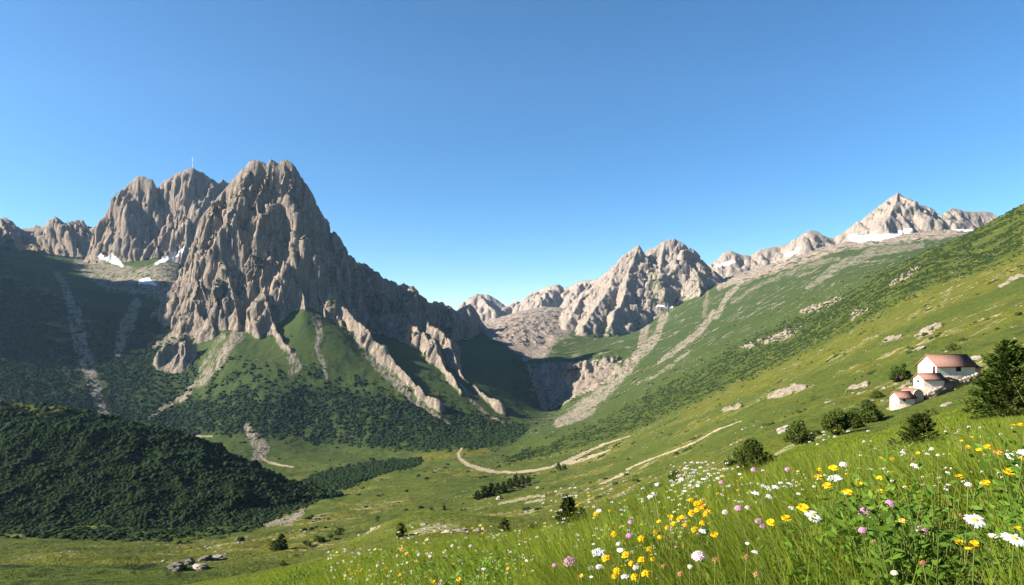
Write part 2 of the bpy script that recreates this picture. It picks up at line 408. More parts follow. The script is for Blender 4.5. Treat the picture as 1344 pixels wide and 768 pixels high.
def poly(pts, y0=0, y1=1e9, feather=6):
    """coverage of a wandering area traced as a polygon"""
    p = np.array(pts, float); r = np.zeros(PX.shape)
    m = VIS & (PX > p[:, 0].min() - 12) & (PX < p[:, 0].max() + 12) & (PY > p[:, 1].min() - 12) & (PY < p[:, 1].max() + 12) & (YY > y0) & (YY < y1)
    x = PXw[m]; y = PYw[m]; ins = np.zeros(x.shape, bool); dm = np.full(x.shape, 1e9)
    for (ax, ay), (bx, by) in zip(p, np.roll(p, -1, 0)):
        c = ((ay > y) != (by > y)) & (x < (bx - ax) * (y - ay) / (by - ay + 1e-12) + ax); ins ^= c
        t = np.clip(((x - ax) * (bx - ax) + (y - ay) * (by - ay)) / ((bx - ax) ** 2 + (by - ay) ** 2 + 1e-9), 0, 1)
        dm = np.minimum(dm, np.hypot(x - ax - t * (bx - ax), y - ay - t * (by - ay)))
    s = np.where(ins, dm, -dm)
    r[m] = ss(-feather, feather, s)
    return r
def mx(*a):
    r = a[0]
    for b in a[1:]: r = np.maximum(r, b)
    return r

n1 = fbm(XX / (90 + .01 * YY), YY / (120 + .01 * YY), 5, 301)
n2 = fbm(XX / (22 + .003 * YY), YY / (30 + .004 * YY), 4, 311)
n3 = fbm(XX / (6 + .0015 * YY), YY / (8 + .002 * YY), 3, 321)
isrock = np.isin(OW, [1, 2, 3, 4, 5, 6])
# bare rock: steep ground standing clear of the soft slope
rock = ss(-4, 12, EX + 10 * n2) * ss(.80, .60, NZ + .10 * n2 + .05 * n3)
rock = mx(rock, np.where(OW == 5, ss(25, 150, EX + 60 * n1 + 110 * n2), ss(25, 90, EX + 30 * n1)) * np.where(np.isin(OW, [2, 3, 4, 5, 6]), 1, .0) * np.where(OW == 3, ss(3250, 3500, YY + 200 * n1), 1))
rock = mx(rock, np.where(OW == 1, ss(60, 160, EX + 40 * n1) * ss(.9, .7, NZ + .1 * n2), 0))
# high bare valley heads, beyond the green
high = ss(3300, 4300, YY + 500 * n1 + 300 * n2) * ss(700, 560, 0 * XX + np.abs(PX - 690) * 3.2)
rock = mx(rock, poly([(590,395),(800,395),(800,412),(770,425),(735,440),(715,470),(690,470),(640,440),(600,425)], 2600, 9000, 9) * .9)
rock = mx(rock, poly([(925,338),(1110,300),(1310,290),(1300,304),(1190,318),(1110,328),(1040,350),(985,368),(940,380)], 3000, 9000, 8) * ss(-.25, .15, n2 + n1 * .6 + .2))
scree = mx(
    stroke([(346,398,3),(330,420,6),(312,440,8),(298,457,8),(280,482,7),(262,503,6),(240,522,4),(212,536,3),(196,550,2)], 1500, 2500),
    stroke([(292,440,5),(275,468,6),(262,492,4)], 1500, 2500) * .7,
    stroke([(366,447,3),(378,462,7),(388,480,9),(378,492,3)], 1500, 2500),
    stroke([(416,418,5),(420,440,5),(416,455,4),(424,478,3),(430,500,1.5)], 1500, 2600),
    stroke([(262,412,3),(240,428,5),(222,444,5),(202,456,3)], 1500, 2600),
    stroke([(463,430,3),(474,452,6),(492,474,8),(515,498,7),(540,522,5),(568,545,3),(592,558,1.5)], 1500, 2500) * .9,
    stroke([(606,505,2),(618,525,3),(640,543,2),(662,557,1)], 1500, 2500),
    stroke([(150,560,3),(134,540,6),(122,505,9),(108,460,10),(98,415,9),(88,380,6),(72,358,4)], 1500, 3200),
    stroke([(180,398,8),(172,420,12),(160,440,8),(155,465,4)], 1500, 3200),
    poly([(100,338),(150,345),(186,352),(236,330),(238,392),(226,404),(190,388),(140,384),(96,352)], 2000, 3700, 5),
    stroke([(735,556,6),(765,538,12),(792,512,10),(815,492,8),(842,462,8),(862,440,6),(872,412,6),(862,398,10)], 1800, 5000),
    stroke([(838,460,3),(846,438,5),(848,412,5)], 2500, 5000),
    stroke([(862,478,2),(890,458,4),(918,436,4),(942,408,5),(958,385,4),(978,366,3)], 1500, 5000),
    stroke([(836,505,1.5),(872,486,2.5),(905,462,2)], 1500, 4000) * .8,
    stroke([(690,470,6),(715,455,8),(745,430,9),(775,415,8)], 2500, 6500) * .9,
    stroke([(960,398,2),(1000,372,3),(1050,352,4),(1100,340,3)], 2000, 5000) * .7,
    stroke([(1060,378,3),(1100,350,6),(1150,330,7),(1210,322,4)], 2500, 5500) * .8,
    stroke([(325,562,7),(334,575,9),(345,590,9),(338,600,7)], 1000, 2300),
    stroke([(395,672,5),(378,684,6),(345,690,2)], 300, 1300),
)
gully = mx(stroke([(851,342,2),(856,365,5),(862,388,8),(868,404,9)], 3500, 5200), stroke([(800,400,2),(792,425,3),(780,445,2)], 2800, 5000) * .7, stroke([(905,352,1.5),(930,385,3),(925,420,3)], 3000, 5200) * .7)
scree = mx(scree, gully); rock = rock * (1 - .85 * gully)
scree *= np.clip(.72 + 1.1 * n3 + .8 * n2, 0, 1)
# broken stones strewn over the upper pastures: streaks running with the slope
ux = (XX * .92 + YY * .38); uy = (-XX * .38 + YY * .92)
st = ridged(ux / (190 + .01 * YY), uy / (26 + .006 * YY), 4, 331) + .35 * n1
strewn = ss(.55, .80, st) * ss(1500, 2600, YY) * (PX > 690) * ~isrock
strewn = mx(strewn, ss(.66, .80, st + .1 * n2) * .8 * ss(250, 900, YY) * (PX > 560) * ss(.1, -.3, n1))
scree = mx(scree, strewn * .85)
# corrie shade painted in as dark scrub over its lower slopes
corrie_shade_scrub = poly([(-80,330),(60,350),(95,380),(115,440),(150,470),(215,430),(240,445),(205,500),(150,545),(-80,560)], 1500, 3400, 10)
# the shaded corrie on the left is mostly bare rock with thin turf
rock = mx(rock, poly([(-60,280),(140,300),(150,340),(100,345),(130,400),(150,520),(90,535),(60,470),(20,400),(-60,380)], 1700, 4500, 12) * ss(-.25, .25, n2 + .6 * n3 + .5 * n1) * .4)
rock = np.where((OW == 3) & (YY < 3300), rock * .45, rock)
rock = mx(rock, poly([(690,478),(815,470),(812,486),(790,505),(740,530),(715,545),(705,520),(698,495)], 2200, 3200, 5) * ss(.97, .86, NZ + .12 * n3))
# dark scrub, with the painted shade of the left slopes
shrub = mx(
    (OW == 7) * ss(-.8, -.35, n2 + .6 * n1 + .5 * n3) * ss(530, 560, PY + 14 * n3 - np.maximum(PX, 0) * .06 + 8),
    poly([(150,548),(230,530),(330,505),(430,510),(560,530),(640,548),(690,562),(668,578),(620,586),(560,590),(480,583),(400,578),(330,572),(250,562)], 1200, 2300, 8) * ss(-.55, .05, n2 + .5 * n1 + .2 * n3),
    poly([(300,470),(460,490),(600,530),(640,548),(420,560),(230,530)], 1200, 2600, 14) * ss(-.1, .35, n2 + .5 * n3) * .8,
    stroke([(335,676,14),(395,650,15),(440,630,13),(500,614,8),(548,606,5)], 450, 1700) * ss(-.75, -.3, n2 + .6 * n3),
    stroke([(668,604,4),(720,590,6),(790,566,12),(870,528,17),(960,482,20),(1050,440,22),(1150,392,20),(1240,345,18),(1290,310,10)], 500, 2200) * ss(-.4, .5, n2 + .9 * n3 + .3 * n1) * .36,
    poly([(1160,360),(1344,275),(1344,330),(1230,372),(1150,400)], 500, 2200, 12) * ss(-.2, .4, n2 + .5 * n3) * .7,
    stroke([(-20,742,5),(40,748,7),(110,752,7),(170,747,5),(205,742,2)], 90, 350) * ss(-.2, .2, n2 + .7 * n3),
    stroke([(20,765,6),(110,766,7),(200,760,5),(250,752,2)], 60, 300) * ss(-.2, .2, n2 + .7 * n3) * .8,
    stroke([(-20,697,8),(60,696,9),(140,699,10),(220,698,11),(290,693,12),(340,686,8)], 350, 700) * ss(-.05, .25, n2 + .9 * n3),
    corrie_shade_scrub * ss(-.7, -.1, n2 + .6 * n3) * ss(2900, 2500, YY) * .95,
    np.isin(OW, [0, 3]) * (PX > -1500) * (PX < 260) * (YY > 1500) * (YY < 2800) * ss(-.8, -.3, n2) * .6,  # more dark scrub laid over the left slopes to deepen their shade
    (YY > 90) * (YY < 2500) * ss(.42, .7, n2 + .55 * n3 + .2 * n1) * .7,
)
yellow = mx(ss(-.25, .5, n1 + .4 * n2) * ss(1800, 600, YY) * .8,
            stroke([(640,590,6),(560,600,6),(500,612,4),(450,632,3)], 600, 1900) ,
            stroke([(900,545,8),(1000,500,10),(1100,455,10),(1200,410,12),(1344,345,14)], 200, 2000) * .6)
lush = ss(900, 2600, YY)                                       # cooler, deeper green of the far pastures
paths = mx(
    stroke([(606,588,1.0),(601,596,1.6),(603,603,2.0),(613,610,2.4),(630,616,2.4),(650,620,1.9),(676,620.5,1.6),(700,618,1.6),(722,614,1.4),(738,608,1.8),(757,600,2.2),(778,590,1.5),(800,581,1.2),(826,573,.5)], 500, 2000, .2, True),
    stroke([(738,610,2),(765,604,2),(784,597,1.6),(800,591,.8)], 400, 2000, .2, True),
    stroke([(785,637,.8),(806,628,1.4),(823,621,1.4)], 150, 1500, .2, True),
    stroke([(822,617,1.2),(841,608,1.2),(862,600,1.0),(888,591,.9),(912,581,.9),(931,570,.8),(948,562,.7),(972,554,.4)], 150, 1500, .2, True),
    stroke([(1018,597,2),(1034,588,2.6),(1052,581,2.2),(1078,574,1.6)], 20, 400, .2, True),
    stroke([(236,571,.8),(256,573,1.3),(278,573,.9)], 1000, 2300, .2, True),
    stroke([(340,600,1.5),(352,607,1.6),(372,612,1.4),(384,613,1)], 900, 2300, .2, True),
)
pale = mx(   # short bleached turf and stones
    stroke([(425,712,2),(447,700,3),(470,690,3),(505,680,2)], 60, 260), stroke([(452,710,1.5),(475,700,2),(498,690,1.5)], 60, 260),
    stroke([(540,700,4),(575,692,5),(600,690,3)], 60, 260) * .8, stroke([(655,662,1),(680,656,2),(715,650,1)], 60, 900), stroke([(690,660,.8),(712,656,1.6)], 60, 900),
    stroke([(840,668,1),(900,640,2),(960,622,2)], 20, 500) * .5,
    ss(.5, .72, ridged(ux / 60, uy / 9, 3, 341) + .4 * n2 - .08) * ss(60, 140, YY) * ss(1400, 700, YY) * ss(-.1, .3, n1) * .9,
)
pale = np.where(np.isin(OW, [4, 5, 6]) & (rock > .3), .4, pale * (rock < .3))
OUT = [  # bare outcrops on the hillside: trace, label
 ([(1008,522,3),(1028,517,6),(1050,512,6),(1066,508,3)], 'largest bare tan rock slab lying in the middle of the green hillside'),
 ([(950,540,3),(962,536,4),(972,532,2)], 'small tan rock slab low on the hillside, below the largest slab'),
 ([(1112,514,2),(1126,508,4),(1138,503,3)], 'tan rock slab on the slope left of the white houses'),
 ([(1160,450,2),(1172,445,3),(1182,442,2)], 'short flat tan rock on the open slope above the houses'),
 ([(1202,443,3),(1216,436,6),(1232,428,5)], 'broad pinkish rock slab just above the roof of the largest house'),
 ([(1308,380,2),(1325,371,3),(1342,363,3)], 'thin pale rock strip crossing the steep slope at the right edge'),
 ([(1000,450,4),(1020,444,6),(1042,437,5),(1050,432,3)], 'long broken grey rock band in the dark scrub of the hillside'),
 ([(972,458,2),(984,455,4),(992,453,2)], 'small grey rock beside the long broken rock band'),
 ([(1172,376,2),(1182,368,5),(1196,358,5),(1206,352,2)], 'grey rock rib high in the scrub, below the snowy peak'),
 ([(1118,420,3),(1128,412,5),(1136,408,3)], 'rounded grey outcrop in the upper scrub belt'),
 ([(1052,412,3),(1072,406,5),(1090,400,4),(1104,394,2)], 'wide stony outcrop on the far pasture left of the scrub belt'),
 ([(1178,512,1),(1186,508,3),(1196,503,2)], 'pale stones on the slope behind the lowest hut'),
]
OBJ = np.zeros(PX.shape, np.int16)        # extra owners: 20+ outcrops, 40+ snow, 60 path
for i, (s, lab) in enumerate(OUT):
    sk_ = stroke(s, 60, 3500, .6); m = sk_ * (1 + 1.6 * n3 + .8 * _wb) > .5
    OBJ[m] = 20 + i
SNOW = [
 ([(1117,313,4),(1130,315,4),(1152,314,3.5),(1175,308,2.6),(1195,303,2.2),(1215,300,2),(1236,299,1.6)], 'longest curved white snow band under the right pyramid peak'),
 ([(1250,301,1.2),(1268,303,1.8),(1290,302,1.8)], 'thin straight snow strip at the far right below the low crest'),
 ([(938,349,2),(948,348,2.2),(962,346,1.6)], 'short snow patch in the notch right of the rounded dome'),
 ([(1030,336,2),(1044,331,2.4),(1052,328,1.6)], 'small snow patch under the little knob left of the pyramid peak'),
 ([(860,403,1.0),(870,405,1.9),(882,403,1.2)], 'thin snow tongue in the gully between the two rounded peaks'),
 ([(130,338,3),(142,340,5),(153,345,4),(160,349,2)], 'snow patch at the left foot of the twin towers'),
 ([(205,347,1.6),(218,341,2.6),(232,336,3.2),(241,331,3)], 'snow strip between the twin towers and the highest crag'),
 ([(184,373,2),(194,369,4.5),(204,374,2)], 'small round snow patch in the middle of the stony bowl'),
]
for i, (s, lab) in enumerate(SNOW):
    m = stroke(s, 1500, 9000, .1, exact=False) > .5
    OBJ[m] = 40 + i
OBJ[paths * (1 + 1.2 * n3) > .5] = 60
OBJ[stroke([(1262,900,60),(1264,768,34),(1262,745,24),(1270,728,10)], 0, 6, .2) > .5] = 61
shrub = shrub * (1 - np.clip(paths * 3, 0, 1))
# raise outcrops a little out of the turf, broken at the edge
def keep_largest(code):
    cells = set(zip(*[a.tolist() for a in np.nonzero(OBJ == code)])); best = set(); left = set(cells)
    while left:
        s = left.pop(); comp = {s}; st_ = [s]
        while st_:
            i, j = st_.pop()
            for d in ((1, 0), (-1, 0), (0, 1), (0, -1)):
                q = (i + d[0], j + d[1])
                if q in left: left.remove(q); comp.add(q); st_.append(q)
        if len(comp) > len(best): best = comp
    for i, j in cells - best: OBJ[i, j] = 0
for c_ in list(range(20, 20 + len(OUT))) + list(range(40, 40 + len(SNOW))): keep_largest(c_)
oc = (OBJ >= 20) & (OBJ < 40)
ZZ[oc] += (.5 + .9 * np.clip(ridged(XX[oc] / (2 + .012 * YY[oc]), YY[oc] / (3 + .015 * YY[oc]), 3, 351), 0, 1)) * (YY[oc] * .0028)
sn = (OBJ >= 40) & (OBJ < 60); ZZ[sn] += 2.0
# scrub lifts the ground a little in cushions
cush = fbm(XX / 4.5, YY / 6, 3, 361)
ZZ += np.where(YY > 350, shrub * (.2 + cush) * 1.2 * ss(3200, 1200, YY), 0)
shrub = shrub * (rock < .35) * (scree < .4)
# small ruggedness of scree and of stony pasture
ZZ += np.where(YY > 800, scree * 3.0 * n3 * (1 - rock), 0)
ZZ += np.where((YY > 3200) & (OW != 6), rock * 16 * (ridged(XX / 70, YY / 150, 4, 371) - .4) * ss(30, -10, EX), 0)
# gullies on the green flank of the main mountain
# ------------------------------------------------------------------ materials of the land
def new_mat(name):
    m = bpy.data.materials.new(name); m.use_nodes = True
    nt = m.node_tree; nt.nodes.clear()
    o = nt.nodes.new('ShaderNodeOutputMaterial'); b = nt.nodes.new('ShaderNodeBsdfPrincipled'); nt.links.new(b.outputs[0], o.inputs['Surface'])
    b.inputs['Roughness'].default_value = .9; b.inputs['Specular IOR Level'].default_value = .04
    return m, nt, b
class N:
    """tiny node builder"""
    def __init__(s, nt):
        s.nt = nt; s.pos = nt.nodes.new('ShaderNodeNewGeometry').outputs['Position']
    def link(s, a, b):
        if hasattr(a, 'is_output') or isinstance(a, bpy.types.NodeSocket): s.nt.links.new(a, b)
        else: b.default_value = a
    def noise(s, scale, detail=4, rough=.55, sc=(1, 1, 1), dist=0, vec=None):
        mp = s.nt.nodes.new('ShaderNodeMapping'); mp.inputs['Scale'].default_value = sc
        s.nt.links.new(vec or s.pos, mp.inputs['Vector'])
        n = s.nt.nodes.new('ShaderNodeTexNoise'); n.inputs['Scale'].default_value = scale; n.inputs['Detail'].default_value = detail
        n.inputs['Roughness'].default_value = rough; n.inputs['Distortion'].default_value = dist
        s.nt.links.new(mp.outputs[0], n.inputs['Vector']); return n.outputs['Fac']
    def voro(s, scale, sc=(1, 1, 1), feat='F1', out='Distance'):
        mp = s.nt.nodes.new('ShaderNodeMapping'); mp.inputs['Scale'].default_value = sc
        s.nt.links.new(s.pos, mp.inputs['Vector'])
        n = s.nt.nodes.new('ShaderNodeTexVoronoi'); n.inputs['Scale'].default_value = scale; n.feature = feat
        s.nt.links.new(mp.outputs[0], n.inputs['Vector']); return n.outputs[out]
    def ramp(s, fac, stops):
        r = s.nt.nodes.new('ShaderNodeValToRGB'); e = r.color_ramp.elements
        while len(e) < len(stops): e.new(.5)
        for el, (p, c) in zip(e, stops):
            el.position = p; el.color = (*c, 1) if hasattr(c, '__len__') else (c, c, c, 1)
        s.link(fac, r.inputs[0]); return r.outputs[0]
    def mix(s, f, a, b, t='MIX'):
        n = s.nt.nodes.new('ShaderNodeMix'); n.data_type = 'RGBA'; n.blend_type = t; n.clamp_factor = True
        s.link(f, n.inputs[0])
        for v, i in ((a, 6), (b, 7)):
            if isinstance(v, tuple): v = (*v, 1)
            s.link(v, n.inputs[i])
        return n.outputs[2]
    def math(s, op, a, b=0., c=0.):
        n = s.nt.nodes.new('ShaderNodeMath'); n.operation = op
        s.link(a, n.inputs[0]); s.link(b, n.inputs[1]); s.link(c, n.inputs[2]); return n.outputs[0]
    def mr(s, v, a, b, c=0., d=1.):
        n = s.nt.nodes.new('ShaderNodeMapRange'); n.clamp = True
        for i, q in enumerate((v, a, b, c, d)): s.link(q, n.inputs[i])
        return n.outputs[0]
    def attr(s, name):
        a = s.nt.nodes.new('ShaderNodeAttribute'); a.attribute_name = name
        q = s.nt.nodes.new('ShaderNodeSeparateColor'); s.nt.links.new(a.outputs['Color'], q.inputs[0]); return q.outputs
    def bump(s, h, strength, dist, nrm=None):
        b = s.nt.nodes.new('ShaderNodeBump'); b.inputs['Strength'].default_value = strength; b.inputs['Distance'].default_value = dist
        s.nt.links.new(h, b.inputs['Height'])
        if nrm is not None: s.nt.links.new(nrm, b.inputs['Normal'])
        return b.outputs['Normal']

def land_material():
    m, nt, b = new_mat('land'); n = N(nt)
    A = n.attr('cover'); B = n.attr('tone')     # cover: rock, scree, shrub ; tone: yellow, lush, pale
    big = n.noise(.012, 5); mid = n.noise(.09, 5, .6); fine = n.noise(.7, 5, .65); tiny = n.noise(6, 4, .7)
    # turf
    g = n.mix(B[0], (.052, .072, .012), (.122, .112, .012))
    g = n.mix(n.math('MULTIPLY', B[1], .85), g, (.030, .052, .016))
    g = n.mix(n.mr(mid, .35, .7), g, n.mix(.5, g, (.018, .034, .007)))
    g = n.mix(n.mr(fine, .42, .68), g, n.mix(.45, g, (.115, .110, .028)))
    g = n.mix(n.mr(tiny, .3, .75, 0, .6), g, n.mix(.5, g, (.015, .028, .006)))
    r_far = n.mr(A[0], .3, .6)
    g = n.mix(n.math('MULTIPLY', B[2], n.math('SUBTRACT', 1., r_far)), g, n.mix(n.mr(fine, .4, .65), (.15, .14, .05), (.30, .26, .17)))
    # scrub
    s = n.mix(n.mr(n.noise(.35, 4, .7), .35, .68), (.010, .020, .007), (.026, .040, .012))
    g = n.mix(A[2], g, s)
    # rock
    strata = n.noise(.02, 6, .62, (.5, .5, 2.2)); fl = n.noise(.05, 6, .68, (1.4, 1, .22)); gr = n.noise(.35, 5, .72)
    r = n.ramp(fl, [(.30, (.075, .064, .056)), (.45, (.155, .124, .098)), (.56, (.27, .212, .155)), (.70, (.43, .345, .245))])
    r = n.mix(n.mr(strata, .42, .62), r, n.mix(.55, r, (.17, .135, .12)))
    r = n.mix(n.mr(n.noise(.13, 6, .75, (1, 1, 2.4)), .50, .40), r, n.mix(.7, r, (.055, .048, .042)))
    r = n.mix(n.mr(gr, .45, .7), r, n.mix(.6, r, (.42, .34, .25)))
    r = n.mix(n.mr(gr, .46, .32), r, n.mix(.5, r, (.07, .065, .06)))
    r = n.mix(n.math('MULTIPLY', n.math('MULTIPLY', B[2], r_far), n.mr(gr, .35, .6)), r, (.34, .305, .265))
    # scree
    c = n.ramp(n.noise(.25, 5, .75), [(.3, (.13, .105, .083)), (.55, (.22, .18, .14)), (.75, (.34, .28, .225))])
    edge = n.math('ADD', A[1], n.math('MULTIPLY', n.math('SUBTRACT', n.noise(.22, 6, .8), .5), 1.6))
    g = n.mix(n.mr(edge, .30, .95), g, c)
    re = n.math('ADD', A[0], n.math('MULTIPLY', n.math('SUBTRACT', n.noise(.06, 6, .75), .5), 1.1))
    g = n.mix(n.mr(re, .4, .6), g, r)
    nt.links.new(g, b.inputs['Base Color'])
    nr = n.bump(n.math('ADD', n.math('MULTIPLY', fl, 8.), n.math('ADD', n.math('MULTIPLY', gr, 4.), n.math('MULTIPLY', n.noise(1.6, 3, .7), .8))), .9, 1.)
    ng = n.bump(n.math('ADD', n.math('MULTIPLY', n.noise(.35, 4, .7), 1.6), n.math('MULTIPLY', n.noise(2.5, 3, .7), .25)), .9, 1.)
    mixn = nt.nodes.new('ShaderNodeMix'); mixn.data_type = 'VECTOR'
    nt.links.new(n.mr(re, .4, .6), mixn.inputs[0]); nt.links.new(ng, mixn.inputs[4]); nt.links.new(nr, mixn.inputs[5])
    nt.links.new(mixn.outputs[1], b.inputs['Normal'])
    return m
def rock_material(name, dark=(.11, .092, .07), light=(.36, .295, .215), sc=1.):
    m, nt, b = new_mat(name); n = N(nt)
    a = n.noise(.5 * sc, 6, .7); c = n.noise(3 * sc, 5, .7)
    r = n.ramp(a, [(.3, dark), (.5, tuple((x + y) / 2 for x, y in zip(dark, light))), (.7, light)])
    r = n.mix(n.mr(c, .55, .35), r, n.mix(.6, r, (.06, .055, .045)))
    nt.links.new(r, b.inputs['Base Color']); nt.links.new(n.bump(n.math('ADD', a, n.math('MULTIPLY', c, .3)), 1., .8 / sc), b.inputs['Normal'])
    return m
def snow_material():
    m, nt, b = new_mat('snow'); n = N(nt)
    a = n.noise(.06, 5, .65)
    nt.links.new(n.ramp(a, [(.3, (.34, .31, .28)), (.48, (.55, .54, .52)), (.65, (.68, .69, .70))]), b.inputs['Base Color'])
    b.inputs['Roughness'].default_value = .6; return m
def gravel_material():
    m, nt, b = new_mat('gravel'); n = N(nt)
    a = n.noise(.8, 5, .7); c = n.noise(40, 4, .7)
    r = n.ramp(a, [(.3, (.16, .13, .08)), (.55, (.26, .215, .14)), (.75, (.36, .30, .205))])
    r = n.mix(n.mr(c, .5, .35), r, n.mix(.6, r, (.12, .09, .06)))
    nt.links.new(r, b.inputs['Base Color']); nt.links.new(n.bump(c, .8, .01), b.inputs['Normal']); return m
LAND = land_material(); ROCKM = rock_material('outcrop_rock'); SNOWM = snow_material(); GRAVEL = gravel_material()

# ------------------------------------------------------------------ mesh helpers
def raw_mesh(name, co, quads, smooth=True, mats=()):
    me = bpy.data.meshes.new(name); q = np.ascontiguousarray(quads, np.int32); k = q.shape[1]
    me.vertices.add(len(co)); me.vertices.foreach_set('co', np.ascontiguousarray(co, np.float32).ravel())
    me.loops.add(q.size); me.loops.foreach_set('vertex_index', q.ravel())
    me.polygons.add(len(q)); me.polygons.foreach_set('loop_start', np.arange(0, q.size, k, dtype=np.int32))
    if smooth: me.polygons.foreach_set('use_smooth', np.ones(len(q), bool))
    for m in mats: me.materials.append(m)
    me.update(calc_edges=True); return me
def set_attr(me, name, rgb):
    a = me.color_attributes.new(name, 'FLOAT_COLOR', 'POINT'); c = np.ones((len(rgb), 4), np.float32); c[:, :3] = rgb; a.data.foreach_set('color', c.ravel())
def link(name, me, parent=None, **props):
    o = bpy.data.objects.new(name, me); COL.objects.link(o)
    if parent is not None: o.parent = parent
    for k, v in props.items(): o[k] = v
    return o

nI, nJ = ZZ.shape
IDX = np.arange(nI * nJ).reshape(nI, nJ)
QUADS = np.stack([IDX[:-1, :-1], IDX[:-1, 1:], IDX[1:, 1:], IDX[1:, :-1]], -1).reshape(-1, 4)
own = OW.astype(np.int16)
# the green foot of the highest crag belongs to that mountain, as do the aprons of the others
ap = (own == 0) & (YY > 1650) & VIS & (PX < 700) & (PX > 130) & ((PY < 570) | (YY > 1950))
own[ap & (YY < 3000)] = 1
own[(own == 0) & (YY > 2200) & (PX < 240) & (PX > -2000)] = 3
own[(own == 0) & (YY > 2450) & (PX > 640) & (PX <= 960) & (PX < 690 + (YY - 2450) * .12)] = 5
own = np.where(OBJ > 0, OBJ, own)
fo = own[:-1, :-1].ravel()
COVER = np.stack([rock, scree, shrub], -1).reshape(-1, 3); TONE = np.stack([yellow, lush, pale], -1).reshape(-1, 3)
CO = np.stack([XX, YY, ZZ], -1).reshape(-1, 3)
def extract(code, name, mat, **props):
    q = QUADS[fo == code]
    if len(q) == 0: print('nothing for', name, props.get('label')); return None
    u, inv = np.unique(q, return_inverse=True); inv = inv.reshape(q.shape)
    me = raw_mesh(name, CO[u], inv, True, [mat])
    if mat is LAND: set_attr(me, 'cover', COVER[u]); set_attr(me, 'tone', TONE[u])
    return link(name, me, **props)
S = dict(kind='structure')
extract(0, 'ground', LAND, **S); extract(7, 'hill', LAND, **S)
for c, nm in ((1, 'highest_crag_mountain'), (2, 'twin_tower_mountain'), (3, 'left_ridge_mountain'), (4, 'far_ridge_mountain'), (5, 'rounded_peak_mountain'), (6, 'pyramid_peak_mountain')):
    extract(c, nm, LAND, **S)
extract(60, 'path', GRAVEL, **S)
SOILM = rock_material('bare_soil', (.07, .045, .028), (.26, .19, .12), 14)
extract(61, 'bare_ground', SOILM, **S)
for i, (s, lab) in enumerate(OUT): extract(20 + i, 'rock_outcrop', ROCKM, label=lab, category='rock outcrop', group='bare rocks on the green hillside')
for i, (s, lab) in enumerate(SNOW): extract(40 + i, 'snow_patch', SNOWM, label=lab, category='snow patch', group='old snow patches on the mountains')
# ------------------------------------------------------------------ leaf, bark and house materials
def leaf_material(name, c1, c2, trans=.35, rough=.6, scale=3.):
    m, nt, b = new_mat(name); n = N(nt)
    oi = nt.nodes.new('ShaderNodeObjectInfo')
    a = n.noise(scale, 3, .7)
    c = n.mix(n.mr(a, .32, .68), c1, c2)
    hs = nt.nodes.new('ShaderNodeHueSaturation'); nt.links.new(c, hs.inputs['Color'])
    nt.links.new(n.mr(oi.outputs['Random'], 0, 1, .8, 1.2), hs.inputs['Value'])
    nt.links.new(hs.outputs[0], b.inputs['Base Color']); b.inputs['Roughness'].default_value = rough
    t = nt.nodes.new('ShaderNodeBsdfTranslucent'); nt.links.new(hs.outputs[0], t.inputs['Color'])
    mx_ = nt.nodes.new('ShaderNodeMixShader'); mx_.inputs[0].default_value = trans
    nt.links.new(b.outputs[0], mx_.inputs[1]); nt.links.new(t.outputs[0], mx_.inputs[2])
    o = [x for x in nt.nodes if x.type == 'OUTPUT_MATERIAL'][0]; nt.links.new(mx_.outputs[0], o.inputs['Surface'])
    return m
def plain(name, c, rough=.8, var=.25, scale=4., bump=0.):
    m, nt, b = new_mat(name); n = N(nt); a = n.noise(scale, 5, .7)
    nt.links.new(n.mix(n.mr(a, .3, .7), tuple(x * (1 - var) for x in c), tuple(min(1, x * (1 + var * .5)) for x in c)), b.inputs['Base Color'])
    b.inputs['Roughness'].default_value = rough
    if bump: nt.links.new(n.bump(a, .8, bump), b.inputs['Normal'])
    return m
SPRUCE = leaf_material('spruce_needles', (.018, .036, .008), (.080, .105, .018), .25)
BUSHL = leaf_material('bush_leaves', (.026, .048, .009), (.095, .125, .022), .35)
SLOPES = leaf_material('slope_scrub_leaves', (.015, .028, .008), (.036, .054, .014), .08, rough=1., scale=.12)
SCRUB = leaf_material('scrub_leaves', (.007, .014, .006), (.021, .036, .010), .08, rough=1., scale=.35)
BARK = plain('bark', (.09, .065, .045), .95)

def rand_dirs(n, r):
    v = r.normal(size=(n, 3)); return v / np.linalg.norm(v, axis=1, keepdims=True)
def leaf_cards(cen, size, r, updir=None, stretch=1.8):
    """small folded leaf faces at the given centres"""
    n = len(cen); d = rand_dirs(n, r)
    if updir is not None: d = d * .55 + updir; d /= np.linalg.norm(d, axis=1, keepdims=True)
    s = np.cross(d, rand_dirs(n, r)); s /= np.linalg.norm(s, axis=1, keepdims=True) + 1e-9
    size = np.broadcast_to(size, (n,))[:, None] * r.uniform(.6, 1.3, (n, 1))
    a = cen - d * size * .5 * stretch; b = cen + s * size * .5; c = cen + d * size * .5 * stretch; e = cen - s * size * .5
    co = np.stack([a, b, c, e], 1).reshape(-1, 3); q = np.arange(4 * n).reshape(n, 4)
    return co, q
def tube(pts, rad, k=6):
    pts = np.array(pts, float); n = len(pts); rad = np.broadcast_to(rad, (n,))
    t = np.gradient(pts, axis=0); t /= np.linalg.norm(t, axis=1, keepdims=True) + 1e-9
    up = np.array([.3, .9, .1]); s = np.cross(t, up); s /= np.linalg.norm(s, axis=1, keepdims=True) + 1e-9; w = np.cross(t, s)
    a = np.linspace(0, 2 * math.pi, k, endpoint=False)
    co = (pts[:, None] + rad[:, None, None] * (np.cos(a)[None, :, None] * s[:, None] + np.sin(a)[None, :, None] * w[:, None])).reshape(-1, 3)
    i = np.arange(n - 1)[:, None] * k; j = np.arange(k)[None]; j2 = (j + 1) % k
    q = np.stack([i + j, i + j2, i + k + j2, i + k + j], -1).reshape(-1, 4)
    return co, q
